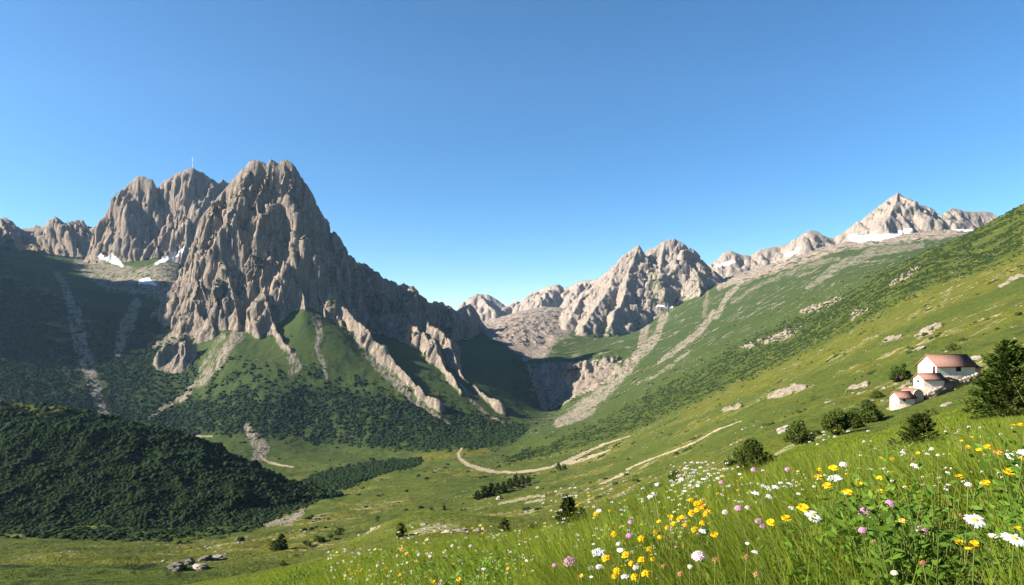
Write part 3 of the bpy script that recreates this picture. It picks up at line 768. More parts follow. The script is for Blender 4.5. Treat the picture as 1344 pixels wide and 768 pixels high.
def merge(parts):
    co = []; q = []; o = 0
    for c, f in parts: co.append(c); q.append(f + o); o += len(c)
    return np.concatenate(co), np.concatenate(q)
def empty(name, loc, label, cat, group=None, rz=0):
    o = bpy.data.objects.new(name, None); COL.objects.link(o); o.location = loc; o.rotation_euler = (0, 0, rz)
    o['label'] = label; o['category'] = cat
    if group: o['group'] = group
    return o

def conifer(loc, h, wd, npx, seed, label, group=None, mat=None, name='spruce_tree', loose=0.):
    r = np.random.default_rng(seed)
    t = empty(name, loc, label, 'tree', group)
    lean = np.array([r.uniform(-.04, .04) * h, r.uniform(-.04, .04) * h, 0])
    tr = [tube([(0, 0, -.3), (0, 0, h * .3), tuple(lean * .6 + (0, 0, h * .7)), tuple(lean + (0, 0, h * .97))], np.array([.028, .022, .012, .004]) * h)]
    cen = []; up = []
    nb = int(np.clip(npx * 2.2, 36, 190))
    for i in range(nb):
        f = (i + r.uniform(0, 1)) / nb; z0 = h * (.03 + .94 * f ** 1.05)
        L_ = wd * .5 * (1 - f) ** (.75 + loose * .1) * r.uniform(.62, 1.12) * (.75 + .35 * min(1, f * 6)) + .02 * h
        a = i * 2.399 + r.uniform(-.5, .5)
        rise = r.uniform(-.12, .32) + .5 * f
        p0 = lean * f + (0, 0, z0); p1 = p0 + np.array([math.cos(a) * L_ * .55, math.sin(a) * L_ * .55, L_ * .5 * rise * .4]); p2 = p0 + np.array([math.cos(a) * L_, math.sin(a) * L_, L_ * rise])
        if i % 2 == 0: tr.append(tube([p0, p1, p2], np.array([.007, .004, .0015]) * h * (1 - .5 * f), 4))
        k = int(np.clip(npx * npx * 1.5 / nb, 10, 150) * (.4 + L_ / (wd * .5)))
        s = np.sqrt(r.uniform(.03, 1, k))[:, None]
        c = p0 + (p1 - p0) * np.minimum(s * 2, 1) + (p2 - p1) * np.maximum(s * 2 - 1, 0)
        side = np.array([-math.sin(a), math.cos(a), 0]) * (r.normal(size=(k, 1)) * .16 * L_ * (1.25 - s))
        c = c + side + r.normal(size=(k, 3)) * .014 * h; cen.append(c)
        dd = np.array([math.cos(a), math.sin(a), .35]); up.append(np.tile(dd, (k, 1)))
    cen = np.concatenate(cen); up = np.concatenate(up)
    co, q = leaf_cards(cen, h * np.clip(2.3 / npx, .018, .085), r, up, 2.6)
    link('trunk', raw_mesh('trunk', *merge(tr), True, [BARK]), t)
    link('crown', raw_mesh('crown', co, q, False, [mat or SPRUCE]), t)
    return t
def bush(loc, h, wd, npx, seed, label, group=None, mat=None, name='bush', cat='bush'):
    r = np.random.default_rng(seed)
    t = empty(name, loc, label, cat, group)
    k = int(np.clip(npx * .8, 9, 46)); st = []; cen = []
    for i in range(k):
        d = rand_dirs(1, r)[0]; d[2] = abs(d[2]); rr = r.uniform(.35, .98) ** .6
        c = np.array([d[0] * wd * .42 * rr, d[1] * wd * .42 * rr, h * (.12 + .74 * d[2] * rr + .06 * r.uniform())])
        st.append(tube([(0, 0, -.1 * h), tuple(c * (.5, .5, .55)), tuple(c)], np.array([.022, .012, .004]) * h, 4))
        n = int(np.clip(npx * npx * 2.4 / k, 22, 260)); rad = .17 * min(wd, h * 1.2) * r.uniform(.7, 1.35)
        dd = rand_dirs(n, r) * (r.uniform(.3, 1, (n, 1)) ** .5) * rad
        dd[:, 2] *= .9; cen.append(c + dd)
    cen = np.concatenate(cen); cen[:, 2] = np.maximum(cen[:, 2], .02 * h)
    co, q = leaf_cards(cen, h * np.clip(1.9 / npx, .02, .10), r, None, 1.5)
    link('branches', raw_mesh('branches', *merge(st), True, [BARK]), t)
    link('foliage', raw_mesh('foliage', co, q, False, [mat or BUSHL]), t)
    return t
def plant_at(px, py, dy=0):
    h = hit(px, py); return h
GT = 'conifers scattered on the meadow'; GB = 'bushes scattered on the slope'
ROWN = ['leftmost', 'second', 'third', 'fourth', 'fifth', 'sixth', 'seventh', 'eighth', 'last and smallest']
# kind, base px, base py, height px, width px, label
TREES = [
 ('c',1326,549,96,104,'largest dark green spruce, beside the white houses at the right edge', None),
 ('c',1206,602,58,66,'pointed dark spruce in the meadow below the white houses', GT),
 ('b',990,622,50,52,'tall round dark bush beside the gravel trail on the near slope', None),
 ('b',1048,584,33,36,'rounded bush between the tall dark bush and the bush clump', GB),
 ('b',1098,571,34,34,'leftmost bush of the clump of three below the path to the houses', GB),
 ('b',1119,563,22,26,'lowest middle bush of the clump of three left of the houses', GB),
 ('b',1141,555,28,32,'rounded right bush of the bush clump left of the houses', GB),
 ('b',1222,546,10,20,'small low bush in the grass just under the houses', GB),
 ('b',1181,500,24,26,'leafy bush growing against the left side of the middle house', GB),
 ('b',1252,460,10,26,'flat dark bush on the slope behind the largest roof', GB),
 ('b',1194,459,7,11,'tiny bush above and left of the largest house', GB),
 ('b',958,612,13,18,'small bush just left of the tall round bush', GB),
 ('c',746,692,40,30,'tallest dark conifer at the edge of the flower meadow', GT),
 ('c',763,691,24,22,'short conifer touching the tallest meadow conifer on its right', GT),
 ('c',662,699,18,19,'small round-topped conifer left of the tallest meadow conifer', GT),
 ('b',528,704,18,16,'dark round bush at the foot of the grassy hummock', GB),
 ('c',370,722,21,17,'larger of the two dark trees at the lower left meadow edge', GT),
 ('c',359,722,13,13,'smaller of the two dark trees at the lower left meadow edge', GT),
 ('b',371,743,9,12,'low dark bush below the two trees at the lower left', GB),
 ('b',402,716,8,20,'flat bush at the left end of the bush row by the hummock', GB),
 ('b',418,712,11,20,'wide bush in the middle of the bush row by the hummock', GB),
 ('b',433,708,9,14,'bush at the right end of the bush row by the hummock', GB),
 ('b',447,702,12,17,'pale bush on the left shoulder of the grassy hummock', GB),
 ('b',495,684,8,10,'tiny bush on top of the grassy hummock', GB),
 ('c',583,670,8,6,'tiny lone conifer above the grassy hummock', GT),
 ('b',736,617,12,16,'single bush on the bend of the gravel road', GB),
 ('b',662,652,0,0,'', None),
 ('b',700,694,7,22,'flat bush between the small and the tallest meadow conifer', GB),
 ('b',1232,574,8,14,'tiny bush between the pointed spruce and the houses', GB),
 ('b',835,634,9,12,'small dark bush on the crest behind the white flowers', GB),
 ('b',885,634,18,16,'thin dark bush rising behind the white flowers of the crest', GB),
 ('b',800,662,10,10,'faint small bush behind the flowering crest', GB),
 ('b',1070,572,9,22,'low bush under the rounded bush on the trail', GB),
 ('b',1150,522,10,20,'low bush on the slope left of the lowest hut', GB),
 ('b',590,583,0,0,'', None),
]
for i, (k, px, py, hp, wp, lab, grp) in enumerate(TREES):
    if hp == 0: continue
    g_ = hit(px, py)
    if g_ is None: print('no hit', px, py); continue
    s = g_[1] / F; z = float(ground_z(g_[0], g_[1]))
    if g_[1] < 130: hp *= 1.08; wp *= 1.06
    (conifer if k == 'c' else bush)((g_[0], g_[1], z - .05), hp * s, wp * s, max(hp, wp), 500 + i, lab, grp)
ROW = [(627,656,13,12),(636,653,16,13),(645,651,18,13),(653,648,15,11),(661,645,14,11),(669,642,15,12),(677,639,16,12),(685,636,14,11),(693,634,10,9)]
for i, (px, py, hp, wp) in enumerate(ROW):
    g_ = hit(px, py); s = g_[1] / F
    lab = {0: 'leftmost tree of the dark row below the gravel road', 8: 'rightmost and smallest tree of the dark row below the gravel road'}.get(i, ROWN[i] + ' tree from the left in the dark row below the gravel road')
    conifer((g_[0], g_[1], float(ground_z(g_[0], g_[1])) - .3), hp * s, wp * s, 22, 700 + i, lab, 'row of dark trees below the gravel road')

# ------------------------------------------------------------------ scrub (beyond counting)
def ico():
    bm = bmesh.new(); bmesh.ops.create_icosphere(bm, subdivisions=2, radius=1); bm.verts.ensure_lookup_table()
    v = np.array([x.co[:] for x in bm.verts]); f = np.array([[q.index for q in x.verts] for x in bm.faces]); bm.free(); return v, f
IV, IF = ico()
def scatter_blobs(name, maskarr, sz, ymin, ymax, label, nmax, seed, mat=None, flat=(.4, .75), lift=.25):
    r = np.random.default_rng(seed)
    dX = np.gradient(XX, axis=1); dY = np.gradient(YY, axis=0); area = dX * dY
    size = sz * np.clip(YY / 900, .75, 2.0)
    p = maskarr * area / (size ** 2 * .75) * VIS * (YY > ymin) * (YY < ymax) * (PX > -90) * (PX < 1434) * (PY < 860)
    tot = p.sum(); print(name, 'wanted', int(tot))
    p *= min(1, nmax / max(tot, 1)); sel = np.nonzero(r.random(p.shape) < p)
    n = len(sel[0]); 
    x = XX[sel] + r.normal(size=n) * dX[sel]; y = YY[sel] + r.uniform(-.5, .5, n) * dY[sel]; z = ground_z(x, y); s = size[sel] * (.3 + .75 * r.random(n) ** 2.2)
    vs = []
    for i in range(8):
        q = IV * (1 + .55 * (perlin(IV[:, 0] * 1.9 + i * 9, IV[:, 1] * 1.9 + IV[:, 2] * 2.3 + i, 900 + i)[:, None])) ; q = q * (1 + r.uniform(-.18, .18, (len(IV), 1))); vs.append(q)
    vs = np.array(vs); vi = r.integers(0, 8, n); a = r.uniform(0, 6.28, n)
    co = vs[vi]; ca, sa = np.cos(a)[:, None], np.sin(a)[:, None]
    cx = co[..., 0] * ca - co[..., 1] * sa; cy = co[..., 0] * sa + co[..., 1] * ca; cz = co[..., 2]
    hh = r.uniform(*flat, n)
    out = np.stack([x[:, None] + cx * s[:, None], y[:, None] + cy * s[:, None], z[:, None] + (cz * hh[:, None] + lift) * s[:, None]], -1).reshape(-1, 3)
    f = (IF[None] + (np.arange(n) * len(IV))[:, None, None]).reshape(-1, 3)
    print(name, n, len(f)); me = raw_mesh(name, out, f, False, [mat or SCRUB]); link(name, me, kind='stuff', label=label)
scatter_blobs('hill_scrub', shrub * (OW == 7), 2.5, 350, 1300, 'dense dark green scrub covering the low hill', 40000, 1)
scatter_blobs('valley_scrub', shrub * (OW != 7) * (PX < 705), 2.8, 350, 2600, 'dark scrub at the foot of the crag and along the stream', 30000, 2)  # includes corrie blobs added to deepen the shade there
scatter_blobs('slope_scrub', shrub * (PX >= 640) * .8, 1.9, 120, 2400, 'band of dark dwarf scrub across the green hillside', 30000, 3, SLOPES)
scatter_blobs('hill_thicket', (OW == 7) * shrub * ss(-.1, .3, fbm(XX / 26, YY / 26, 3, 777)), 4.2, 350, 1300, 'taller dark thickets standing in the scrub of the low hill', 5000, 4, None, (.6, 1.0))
PEBM = rock_material('stone_scatter', (.12, .105, .08), (.32, .28, .22), 2)
scatter_blobs('scattered_stones', (scree * .22 + .005 * (PX > 700) * ss(.3, .6, st) + pale * .1) * (rock < .3) * (OBJ == 0) * (1 - shrub), 1.1, 90, 2600, 'small pale stones strewn over the pastures', 16000, 5, PEBM, (.35, .6), .1)
# ------------------------------------------------------------------ houses, mast, stones
WHITE = plain('limewash', (.78, .67, .56), .9, .12, 1.5, .01); ROOFM = plain('roof_tiles', (.20, .112, .088), .85, .3, 2.5, .03)
STONE = rock_material('wall_stone', (.22, .17, .13), (.50, .42, .33), 3); DARKW = plain('dark_wood', (.085, .035, .022), .8, .3, 6)
PINK = plain('pink_plaster', (.62, .42, .34), .9, .15, 1.5); GLASS = plain('window_glass', (.03, .035, .04), .15, .1); METAL = plain('white_metal', (.75, .75, .74), .4, .05)
def boxm(x0, x1, y0, y1, z0, z1):
    co = np.array([(x, y, z) for z in (z0, z1) for x, y in ((x0, y0), (x1, y0), (x1, y1), (x0, y1))], float)
    return co, np.array([(3,2,1,0),(4,5,6,7),(0,1,5,4),(1,2,6,5),(2,3,7,6),(3,0,4,7)])
def mesh_part(name, parts, mat, parent, smooth=False, bev=0., **p):
    co, q = merge(parts) if isinstance(parts, list) else parts
    o = link(name, raw_mesh(name, co, q, smooth, [mat]), parent, **p)
    if bev:
        b = o.modifiers.new('b', 'BEVEL'); b.width = bev; b.segments = 2; b.limit_method = 'ANGLE'
    return o
def roof_slab(p0, p1, p2, p3, th=.16):
    """a tilted slab through four top corners"""
    t = np.array([p0, p1, p2, p3], float); b = t - (0, 0, th)
    return np.concatenate([b, t]), np.array([(3,2,1,0),(4,5,6,7),(0,1,5,4),(1,2,6,5),(2,3,7,6),(3,0,4,7)])
def gable_house(loc, rz, Lx, Wy, h, rh, label, base_h=1.2, over=.45, windows=(), doors=(), group='white houses on the slope', roofname='roof'):
    t = empty('house', loc, label, 'house', group, rz)
    w = []   # walls as solid prism: pentagon extruded along x
    th = .0
    pent = [(0, 0), (Wy, 0), (Wy, h), (Wy / 2, h + rh), (0, h)]
    co = np.array([(x, y, z) for x in (0, Lx) for y, z in pent], float)
    bm = bmesh.new(); vs = [bm.verts.new(c) for c in co]
    bm.faces.new(vs[:5]); bm.faces.new(vs[5:][::-1])
    for i in range(5): bm.faces.new((vs[i], vs[i+5], vs[(i+1) % 5 + 5], vs[(i+1) % 5]))
    bmesh.ops.recalc_face_normals(bm, faces=bm.faces); me = bpy.data.meshes.new('wall'); bm.to_mesh(me); bm.free(); me.materials.append(WHITE); link('wall', me, t)
    mesh_part('foundation', boxm(-.12, Lx + .12, -.12, Wy + .12, -base_h - 3, .02), STONE, t)
    s = rh / (Wy / 2); o = over; e = .10
    a = roof_slab((-o, -o, h - s * o + e), (Lx + o, -o, h - s * o + e), (Lx + o, Wy / 2, h + rh + e), (-o, Wy / 2, h + rh + e))
    b = roof_slab((-o, Wy / 2, h + rh + e), (Lx + o, Wy / 2, h + rh + e), (Lx + o, Wy + o, h - s * o + e), (-o, Wy + o, h - s * o + e))
    ro = mesh_part('roof', [a, b], ROOFM, t)
    mesh_part('fascia', [boxm(-o, Lx + o, -o - .05, -o - .003, h - s * o - .14, h - s * o + .06)], DARKW, ro)
    mesh_part('ridge_cap', [boxm(-o, Lx + o, Wy / 2 - .12, Wy / 2 + .12, h + rh + e - .05, h + rh + e + .08)], ROOFM, ro)
    for (x, z, ww, hh, side) in windows:
        if side == 'f':
            f = mesh_part('window', [boxm(x, x + ww, -.05, -.002, z, z + .09), boxm(x, x + ww, -.05, -.002, z + hh - .09, z + hh), boxm(x, x + .09, -.05, -.002, z + .09, z + hh - .09), boxm(x + ww - .09, x + ww, -.05, -.002, z + .09, z + hh - .09),
                boxm(x + ww / 2 - .03, x + ww / 2 + .03, -.045, -.02, z + .09, z + hh - .09)], DARKW, t)
            mesh_part('pane', boxm(x + .09, x + ww - .09, -.018, -.004, z + .09, z + hh - .09), GLASS, f)
            mesh_part('sill', boxm(x - .1, x + ww + .1, -.14, -.004, z - .08, z - .004), STONE, f)
        else:
            f = mesh_part('window', [boxm(-.05, -.002, x, x + ww, z, z + .09), boxm(-.05, -.002, x, x + ww, z + hh - .09, z + hh), boxm(-.05, -.002, x, x + .09, z + .09, z + hh - .09), boxm(-.05, -.002, x + ww - .09, x + ww, z + .09, z + hh - .09)], DARKW, t)
            mesh_part('pane', boxm(-.018, -.004, x + .09, x + ww - .09, z + .09, z + hh - .09), GLASS, f)
    for (x, ww, hh, side) in doors:
        if side == 'f': d = mesh_part('door', boxm(x, x + ww, -.06, -.003, .03, hh), DARKW, t); mesh_part('handle', boxm(x + ww - .16, x + ww - .1, -.11, -.063, hh * .48, hh * .53), METAL, d)
        else: d = mesh_part('door', boxm(-.06, -.003, x, x + ww, .03, hh), DARKW, t); mesh_part('handle', boxm(-.11, -.063, x + ww - .16, x + ww - .1, hh * .48, hh * .53), METAL, d)
    return t
D_ = 148.
def PW(px, py, Y=D_): return Vector(P(px, py, Y))
a_ = math.radians(34)
pm = D_ / F          # metres per photo pixel there
# big house: front left corner at (1229, 493)
h1 = gable_house(PW(1229.5, 493.5), math.radians(10), 9.9, 5.4, 2.4, 2.15, 'largest white house, dark red gable roof and one small dark window', windows=[(4.9, 1.05, 1.25, .95, 'f')], doors=[(.55, .0001 + .9, 2.0, 'f')] and [], base_h=1)
mesh_part('door', boxm(-.06, -.003, .35, 1.15, .5, 2.15), DARKW, h1)
# lean-to on its right end
mesh_part('lean_to_wall', boxm(10.05, 12.0, .6, 4.2, -2, 1.7), PINK, h1)
mesh_part('lean_to_roof', roof_slab((10.4, .2, 1.75), (12.5, .2, 1.75), (12.5, 4.4, 2.5), (10.4, 4.4, 2.45)), ROOFM, h1)
# middle house
h2 = gable_house(PW(1212.5, 508.5, D_ - 6), math.radians(4), 4.6, 3.3, 1.85, .95, 'middle white house, low red roof, stepped below the largest house', windows=[(1.4, .9, .7, .55, 's')], base_h=.8, over=.35)
mesh_part('lean_to_wall', boxm(4.42, 7.4, .9, 3.0, -2.5, 1.15), STONE, h2)
mesh_part('lean_to_roof', roof_slab((4.35, .3, 1.2), (8.2, .3, 1.45), (8.2, 3.2, 1.95), (4.35, 3.2, 1.95)), ROOFM, h2)
# lowest hut
h3 = gable_house(PW(1180, 531, D_ - 10), math.radians(8), 3.6, 2.7, 1.5, .95, 'lowest and smallest white hut with a patched red roof', windows=[(.9, .75, .5, .5, 'f')], base_h=.6, over=.3)
# the rounded store with a pink front
def arch_store():
    t = empty('vaulted_store', PW(1199, 521.5, D_ - 9), 'small vaulted store with a rounded pink front between two houses', 'shed', None, a_ * .5)
    n = 12; W_ = 2.7; H_ = 1.6
    pr = [(W_ / 2 - math.cos(math.pi * i / n) * W_ / 2, .5 + math.sin(math.pi * i / n) * (H_ - .5)) for i in range(n + 1)]
    pr = [(0, -1.2)] + pr + [(W_, -1.2)]
    def prism(y0, y1, sc, mat, nm):
        bm = bmesh.new(); A = [bm.verts.new((W_ / 2 + (x - W_ / 2) * sc, y0, z * sc)) for x, z in pr]; B = [bm.verts.new((W_ / 2 + (x - W_ / 2) * sc, y1, z * sc)) for x, z in pr]
        bm.faces.new(A); bm.faces.new(B[::-1])
        for i in range(len(A)): j = (i + 1) % len(A); bm.faces.new((A[i], B[i], B[j], A[j]))
        bmesh.ops.recalc_face_normals(bm, faces=bm.faces); me = bpy.data.meshes.new(nm); bm.to_mesh(me); bm.free(); me.materials.append(mat); link(nm, me, t)
    prism(0, .25, 1, PINK, 'wall'); prism(.253, 3.2, 1.08, ROOFM, 'roof')
arch_store()
# low stone retaining wall stepping up the slope
def stone_wall(pts, label):
    t = None; parts = []
    r = np.random.default_rng(5)
    for a, b in zip(pts[:-1], pts[1:]):
        A = np.array(PW(*a)); B = np.array(PW(*b)); n = max(2, int(np.linalg.norm(B - A) / .55))
        for i in range(n):
            p = A + (B - A) * (i + .5) / n
            for k in range(2):
                s = r.uniform(.22, .38, 3); c, q = boxm(-s[0], s[0], -s[1], s[1], -s[2], s[2]); c = c * r.uniform(.8, 1.15, c.shape) + p + (r.uniform(-.1, .1), r.uniform(-.2, .2), k * .45 - .35); parts.append((c, q))
    o = mesh_part('stone_wall', parts, STONE, None, bev=.05); o['label'] = label; o['category'] = 'wall'
stone_wall([(1216,519,D_-8),(1228,513,D_-7),(1240,507.5,D_-5),(1254,502.5,D_-3),(1268,498,D_-2),(1284,491,D_-1)], 'low pinkish dry stone wall running below the houses')
# slender mast on the twin towers
def mast():
    x, y, z = P(253, 221, 3530); t = empty('summit_mast', (x, y, z), 'slender white mast standing on the summit of the twin towers', 'mast')
    mesh_part('pole', tube([(0, 0, -30), (0, 0, 20), (0, 0, 62)], [1.3, 1.1, .7], 8), METAL, t, True)
    mesh_part('crossbar', boxm(-5, 5, -.8, .8, 44, 46), METAL, t)
mast()
# boulders
BOULD = rock_material('boulder_rock', (.14, .12, .10), (.42, .37, .30), 1.5); DARKB = rock_material('dark_boulder', (.05, .045, .04), (.22, .20, .165), 1.)
def boulder(px, py, wp, hp, label, group=None, mat=None, seed=0, flat=1.):
    g_ = hit(px, py); 
    if g_ is None: return
    s = g_[1] / F; r = np.random.default_rng(seed + 4000)
    bm = bmesh.new(); bmesh.ops.create_icosphere(bm, subdivisions=3, radius=1)
    v = np.array([x.co[:] for x in bm.verts]); n = 1 + .45 * perlin(v[:, 0] * 1.3 + seed * 3.1, v[:, 1] * 1.3 + v[:, 2] * 1.7, 50 + seed) + .16 * perlin(v[:, 0] * 4 + seed, v[:, 1] * 4 + v[:, 2] * 4, 60 + seed)
    v = v * n[:, None]; v = np.clip(v, -.82, .82) * .35 + v * .65
    for x, c in zip(bm.verts, v): x.co = (c[0] * wp * s * .5, c[1] * wp * s * .4, c[2] * hp * s * .62)
    me = bpy.data.meshes.new('boulder'); bm.to_mesh(me); bm.free(); me.materials.append(mat or BOULD)
    o = link('boulder', me); o.location = (g_[0], g_[1], float(ground_z(g_[0], g_[1])) + hp * s * .08); o.rotation_euler = (r.uniform(-.2, .2), math.radians(-12) + r.uniform(-.15, .15), r.uniform(-.5, .5))
    o['label'] = label; o['category'] = 'boulder'
    if group: o['group'] = group
BG = 'boulders in the hollow at lower left'
for i, a in enumerate([
 (232,745,22,11,'dark boulder at the left end of the rocky hollow', BG, DARKB), (246,741,18,12,'tallest dark boulder in the rocky hollow', BG, DARKB), (262,746,24,8,'pale low slab in front of the rocky hollow', BG, None),
 (268,736,20,9,'dark wide boulder at the back of the rocky hollow', BG, DARKB), (284,733,18,5,'thin pale stone at the right end of the rocky hollow', BG, None),
 (1030,566,20,10,'pale boulder beside the rounded bush on the trail', None, None), (1282,471,20,6,'broad white flat boulder behind the largest roof', None, None),
 (1198,512,12,8,'pale boulder heaped between the middle house and the lowest hut', None, None), (1190,512,5,6,'small white stone above the lowest hut', None, None),
 (1172,537,14,6,'tan flat stone at the foot of the lowest hut', None, None), (1208,458,14,4,'pale flat stone on the slope left of the largest roof', None, None),
 (604,697,22,5,'grey flat stone on the meadow left of the small conifer', None, None), (586,699,16,4,'smaller grey stone left of the flat meadow stone', None, None), (626,697,12,4,'last grey stone right of the flat meadow stone', None, None),
 (655,655,9,5,'white stone in front of the dark tree row', None, None), (1135,508,9,4,'cream stone on the slope left of the houses', None, None), (1234,517,10,4,'flat cream stone in the grass under the middle house', None, None),
 (1262,487,0,0,'', None, None)]):
    if a[2]: boulder(a[0], a[1], a[2], a[3], a[4], a[5], a[6], i)
# ------------------------------------------------------------------ grass of the near knoll
GRASS = leaf_material('grass_blades', (.095, .150, .014), (.24, .28, .032), .5, .6, 9.)
DRY = leaf_material('dry_grass', (.17, .13, .045), (.30, .24, .10), .3, .7, 3)
HERB = leaf_material('herb_leaves', (.045, .095, .012), (.110, .185, .022), .3, .55, 4)
def grass(name, n, y0, y1, pw, hmean, wid, mat, seed, label, segs=3, cmin=-.95, cmax=.98):
    r = np.random.default_rng(seed)
    # more ground than picture near by, fewer but larger far away
    t = r.random(n) ** pw; Y = y0 * (y1 / y0) ** t; c = r.uniform(cmin, cmax, n); X = c * (Y + 1.0)
    # tufts
    tx = perlin(X * 2.3 / (1 + .08 * Y), Y * 2.3 / (1 + .08 * Y), 401); keep = r.random(n) < ss(-.75, .1, tx + .25 * r.normal(size=n)) * .95 + .05
    gx = perlin(X * .55, Y * .55, 402)
    # the bare spot of earth at lower right
    u = CX + F * X / np.maximum(Y, .1); z = ground_z(X, Y); v = HY - F * z / np.maximum(Y, .1)
    bare = (np.abs(u - 1264) < 44 + .05 * (v - 740)) & (v > 722) & (Y < 6); keep &= ~(bare & (r.random(n) < .97))
    keep &= (v < 1500) & (HY - F * (z + .55) / np.maximum(Y, .1) < 800)
    X, Y, z, tx, gx = X[keep], Y[keep], z[keep], tx[keep], gx[keep]; n = len(X); print(name, n)
    far = 1 + .022 * np.maximum(Y - 3, 0)
    h = hmean * (1 + .35 * tx + .35 * gx) * r.uniform(.55, 1.35, n) * ss(.05, 1.2, Y + .6) * np.clip(1.25 - .012 * Y, .45, 1.)
    az = r.uniform(0, 6.283, n); wind = np.array([-.22, -.05]) * (1 + .8 * gx[:, None]) + .30 * np.stack([perlin(X * 1.1, Y * 1.1, 407), perlin(X * 1.1, Y * 1.1, 408)], -1)
    lean = r.uniform(.08, .5, n)
    dx = np.cos(az) * lean + wind[:, 0]; dy = np.sin(az) * lean + wind[:, 1]
    w = wid * (.5 + 1.5 * r.random(n) ** 2) * far * np.clip(Y / 2.2, .55, 1e9) ** .42
    pa = r.uniform(0, 6.283, n); wx = np.cos(pa) * w; wy = np.sin(pa) * w
    rows_ = []
    for k in range(segs + 1):
        f = k / segs; b = f ** 1.7
        taper = (1 - f) ** .6 * .5 + (.02 if k == segs else 0)
        px = X + dx * b * h; py = Y + dy * b * h; pz = z - .02 + h * (f - .22 * lean * f * f)
        rows_ += [np.stack([px - wx * taper, py - wy * taper, pz], -1), np.stack([px + wx * taper, py + wy * taper, pz], -1)]
    co = np.stack(rows_, 1).reshape(-1, 3); b = (np.arange(n) * 2 * (segs + 1))[:, None, None]
    q = (np.array([[2*k, 2*k+1, 2*k+3, 2*k+2] for k in range(segs)])[None] + b).reshape(-1, 4)
    link(name, raw_mesh(name, co, q, True, [mat]), kind='stuff', label=label)
grass('grass', 780000, .45, 70, .78, .27, .0046, GRASS, 11, 'tall green meadow grass on the near knoll')
grass('meadow_turf', 420000, 12, 190, .85, .19, .007, GRASS, 12, 'short green turf further down the slope', 2)
grass('dry_grass', 16000, .8, 30, .75, .36, .0022, DRY, 13, 'thin straw-coloured stems among the green grass', 3)

grass('broad_grass', 26000, .6, 14, .75, .21, .010, GRASS, 14, 'broad-bladed grass and sedge in loose tufts', 4)
# ------------------------------------------------------------------ flowers
def fmat(name, c1, c2, trans=.25): return leaf_material(name, c1, c2, trans, .6, 60)
YEL = fmat('yellow_petals', (.62, .33, .008), (.80, .52, .012)); YDISC = plain('yellow_disc', (.62, .36, .02), .8, .3, 300)
WHT = fmat('white_petals', (.62, .60, .58), (.76, .76, .76)); PNK = fmat('pink_petals', (.42, .14, .32), (.66, .36, .55)); PPL = fmat('pale_pink_petals', (.50, .36, .40), (.72, .62, .62))
RST = fmat('withered_petals', (.22, .09, .04), (.42, .20, .11), .1); ORG = fmat('orange_petals', (.58, .22, .03), (.66, .36, .10)); STEM = leaf_material('flower_stem', (.06, .09, .02), (.12, .14, .035), .15, .6, 20)
CRM = fmat('cream_petals', (.55, .48, .30), (.68, .62, .45))
def petal(a, r0, r1, w, z0, z1, cup=0., tipw=.55):
    """one petal as a bent strip, 3 quads"""
    d = np.array([math.cos(a), math.sin(a), 0]); s = np.array([-math.sin(a), math.cos(a), 0]); out = []
    for f, ww in ((0, .45), (.4, 1.), (.8, .95), (1., tipw)):
        p = d * (r0 + (r1 - r0) * f) + np.array([0, 0, z0 + (z1 - z0) * f * f + cup * math.sin(f * 3.1)])
        out += [p - s * w * .5 * ww, p + s * w * .5 * ww]
    return np.array(out), np.array([(0,1,3,2),(2,3,5,4),(4,5,7,6)])
def dome(r_, h_, z0=0., n=10, m=4, bumps=0., rr=None):
    co = [(0, 0, z0 + h_)]
    for i in range(1, m + 1):
        t = i / m * math.pi / 2
        for k in range(n):
            a = k / n * 6.2832; b = 1 + (bumps * rr.normal() if rr is not None else 0)
            co.append((math.cos(a) * math.sin(t) * r_ * b, math.sin(a) * math.sin(t) * r_ * b, z0 + math.cos(t) * h_ * b))
    q = []
    for k in range(n): q.append((0, 1 + k, 1 + (k + 1) % n, 1 + (k + 1) % n))
    for i in range(m - 1):
        for k in range(n): a = 1 + i * n; q.append((a + k, a + n + k, a + n + (k + 1) % n, a + (k + 1) % n))
    return np.array(co, float), np.array(q)
def tri_fix(co, q):
    """to triangles, dropping doubled corners"""
    t = np.concatenate([q[:, [0, 1, 2]], q[:, [0, 2, 3]]]); return co, t[(t[:, 0] != t[:, 1]) & (t[:, 1] != t[:, 2]) & (t[:, 0] != t[:, 2])]
def florets(n, R_, H_, size, r, k=4, z0=0.):
    """many tiny four-petalled florets over a dome"""
    out = []
    for i in range(n):
        t = math.acos(1 - (i + .5) / n); a = i * 2.39996
        nrm = np.array([math.cos(a) * math.sin(t), math.sin(a) * math.sin(t), math.cos(t) + .15]); c = np.array([nrm[0] * R_, nrm[1] * R_, math.cos(t) * H_ + z0]); nrm /= np.linalg.norm(nrm)
        u_ = np.cross(nrm, [.3, .2, .9]); u_ /= np.linalg.norm(u_); v_ = np.cross(nrm, u_); ph = r.uniform(0, 6)
        for j in range(k):
            b = ph + j * 6.2832 / k; d = u_ * math.cos(b) + v_ * math.sin(b); s = np.cross(nrm, d); sz = size * r.uniform(.75, 1.2)
            co = np.array([c, c + d * sz * .6 - s * sz * .35 + nrm * sz * .25, c + d * sz + nrm * sz * .45, c + d * sz * .6 + s * sz * .35 + nrm * sz * .25]); out.append((co, np.array([(0, 1, 2, 3)])))
    return merge(out)
def head_daisy(r):
    n = 21; return [('petals', merge([petal(i / n * 6.2832 + r.uniform(-.06, .06), .10, .5 * r.uniform(.9, 1.04), .115, .02, r.uniform(-.10, .03), .03) for i in range(n)]), WHT), ('disc', dome(.145, .085, .0, 12, 4, .06, r), YDISC)]
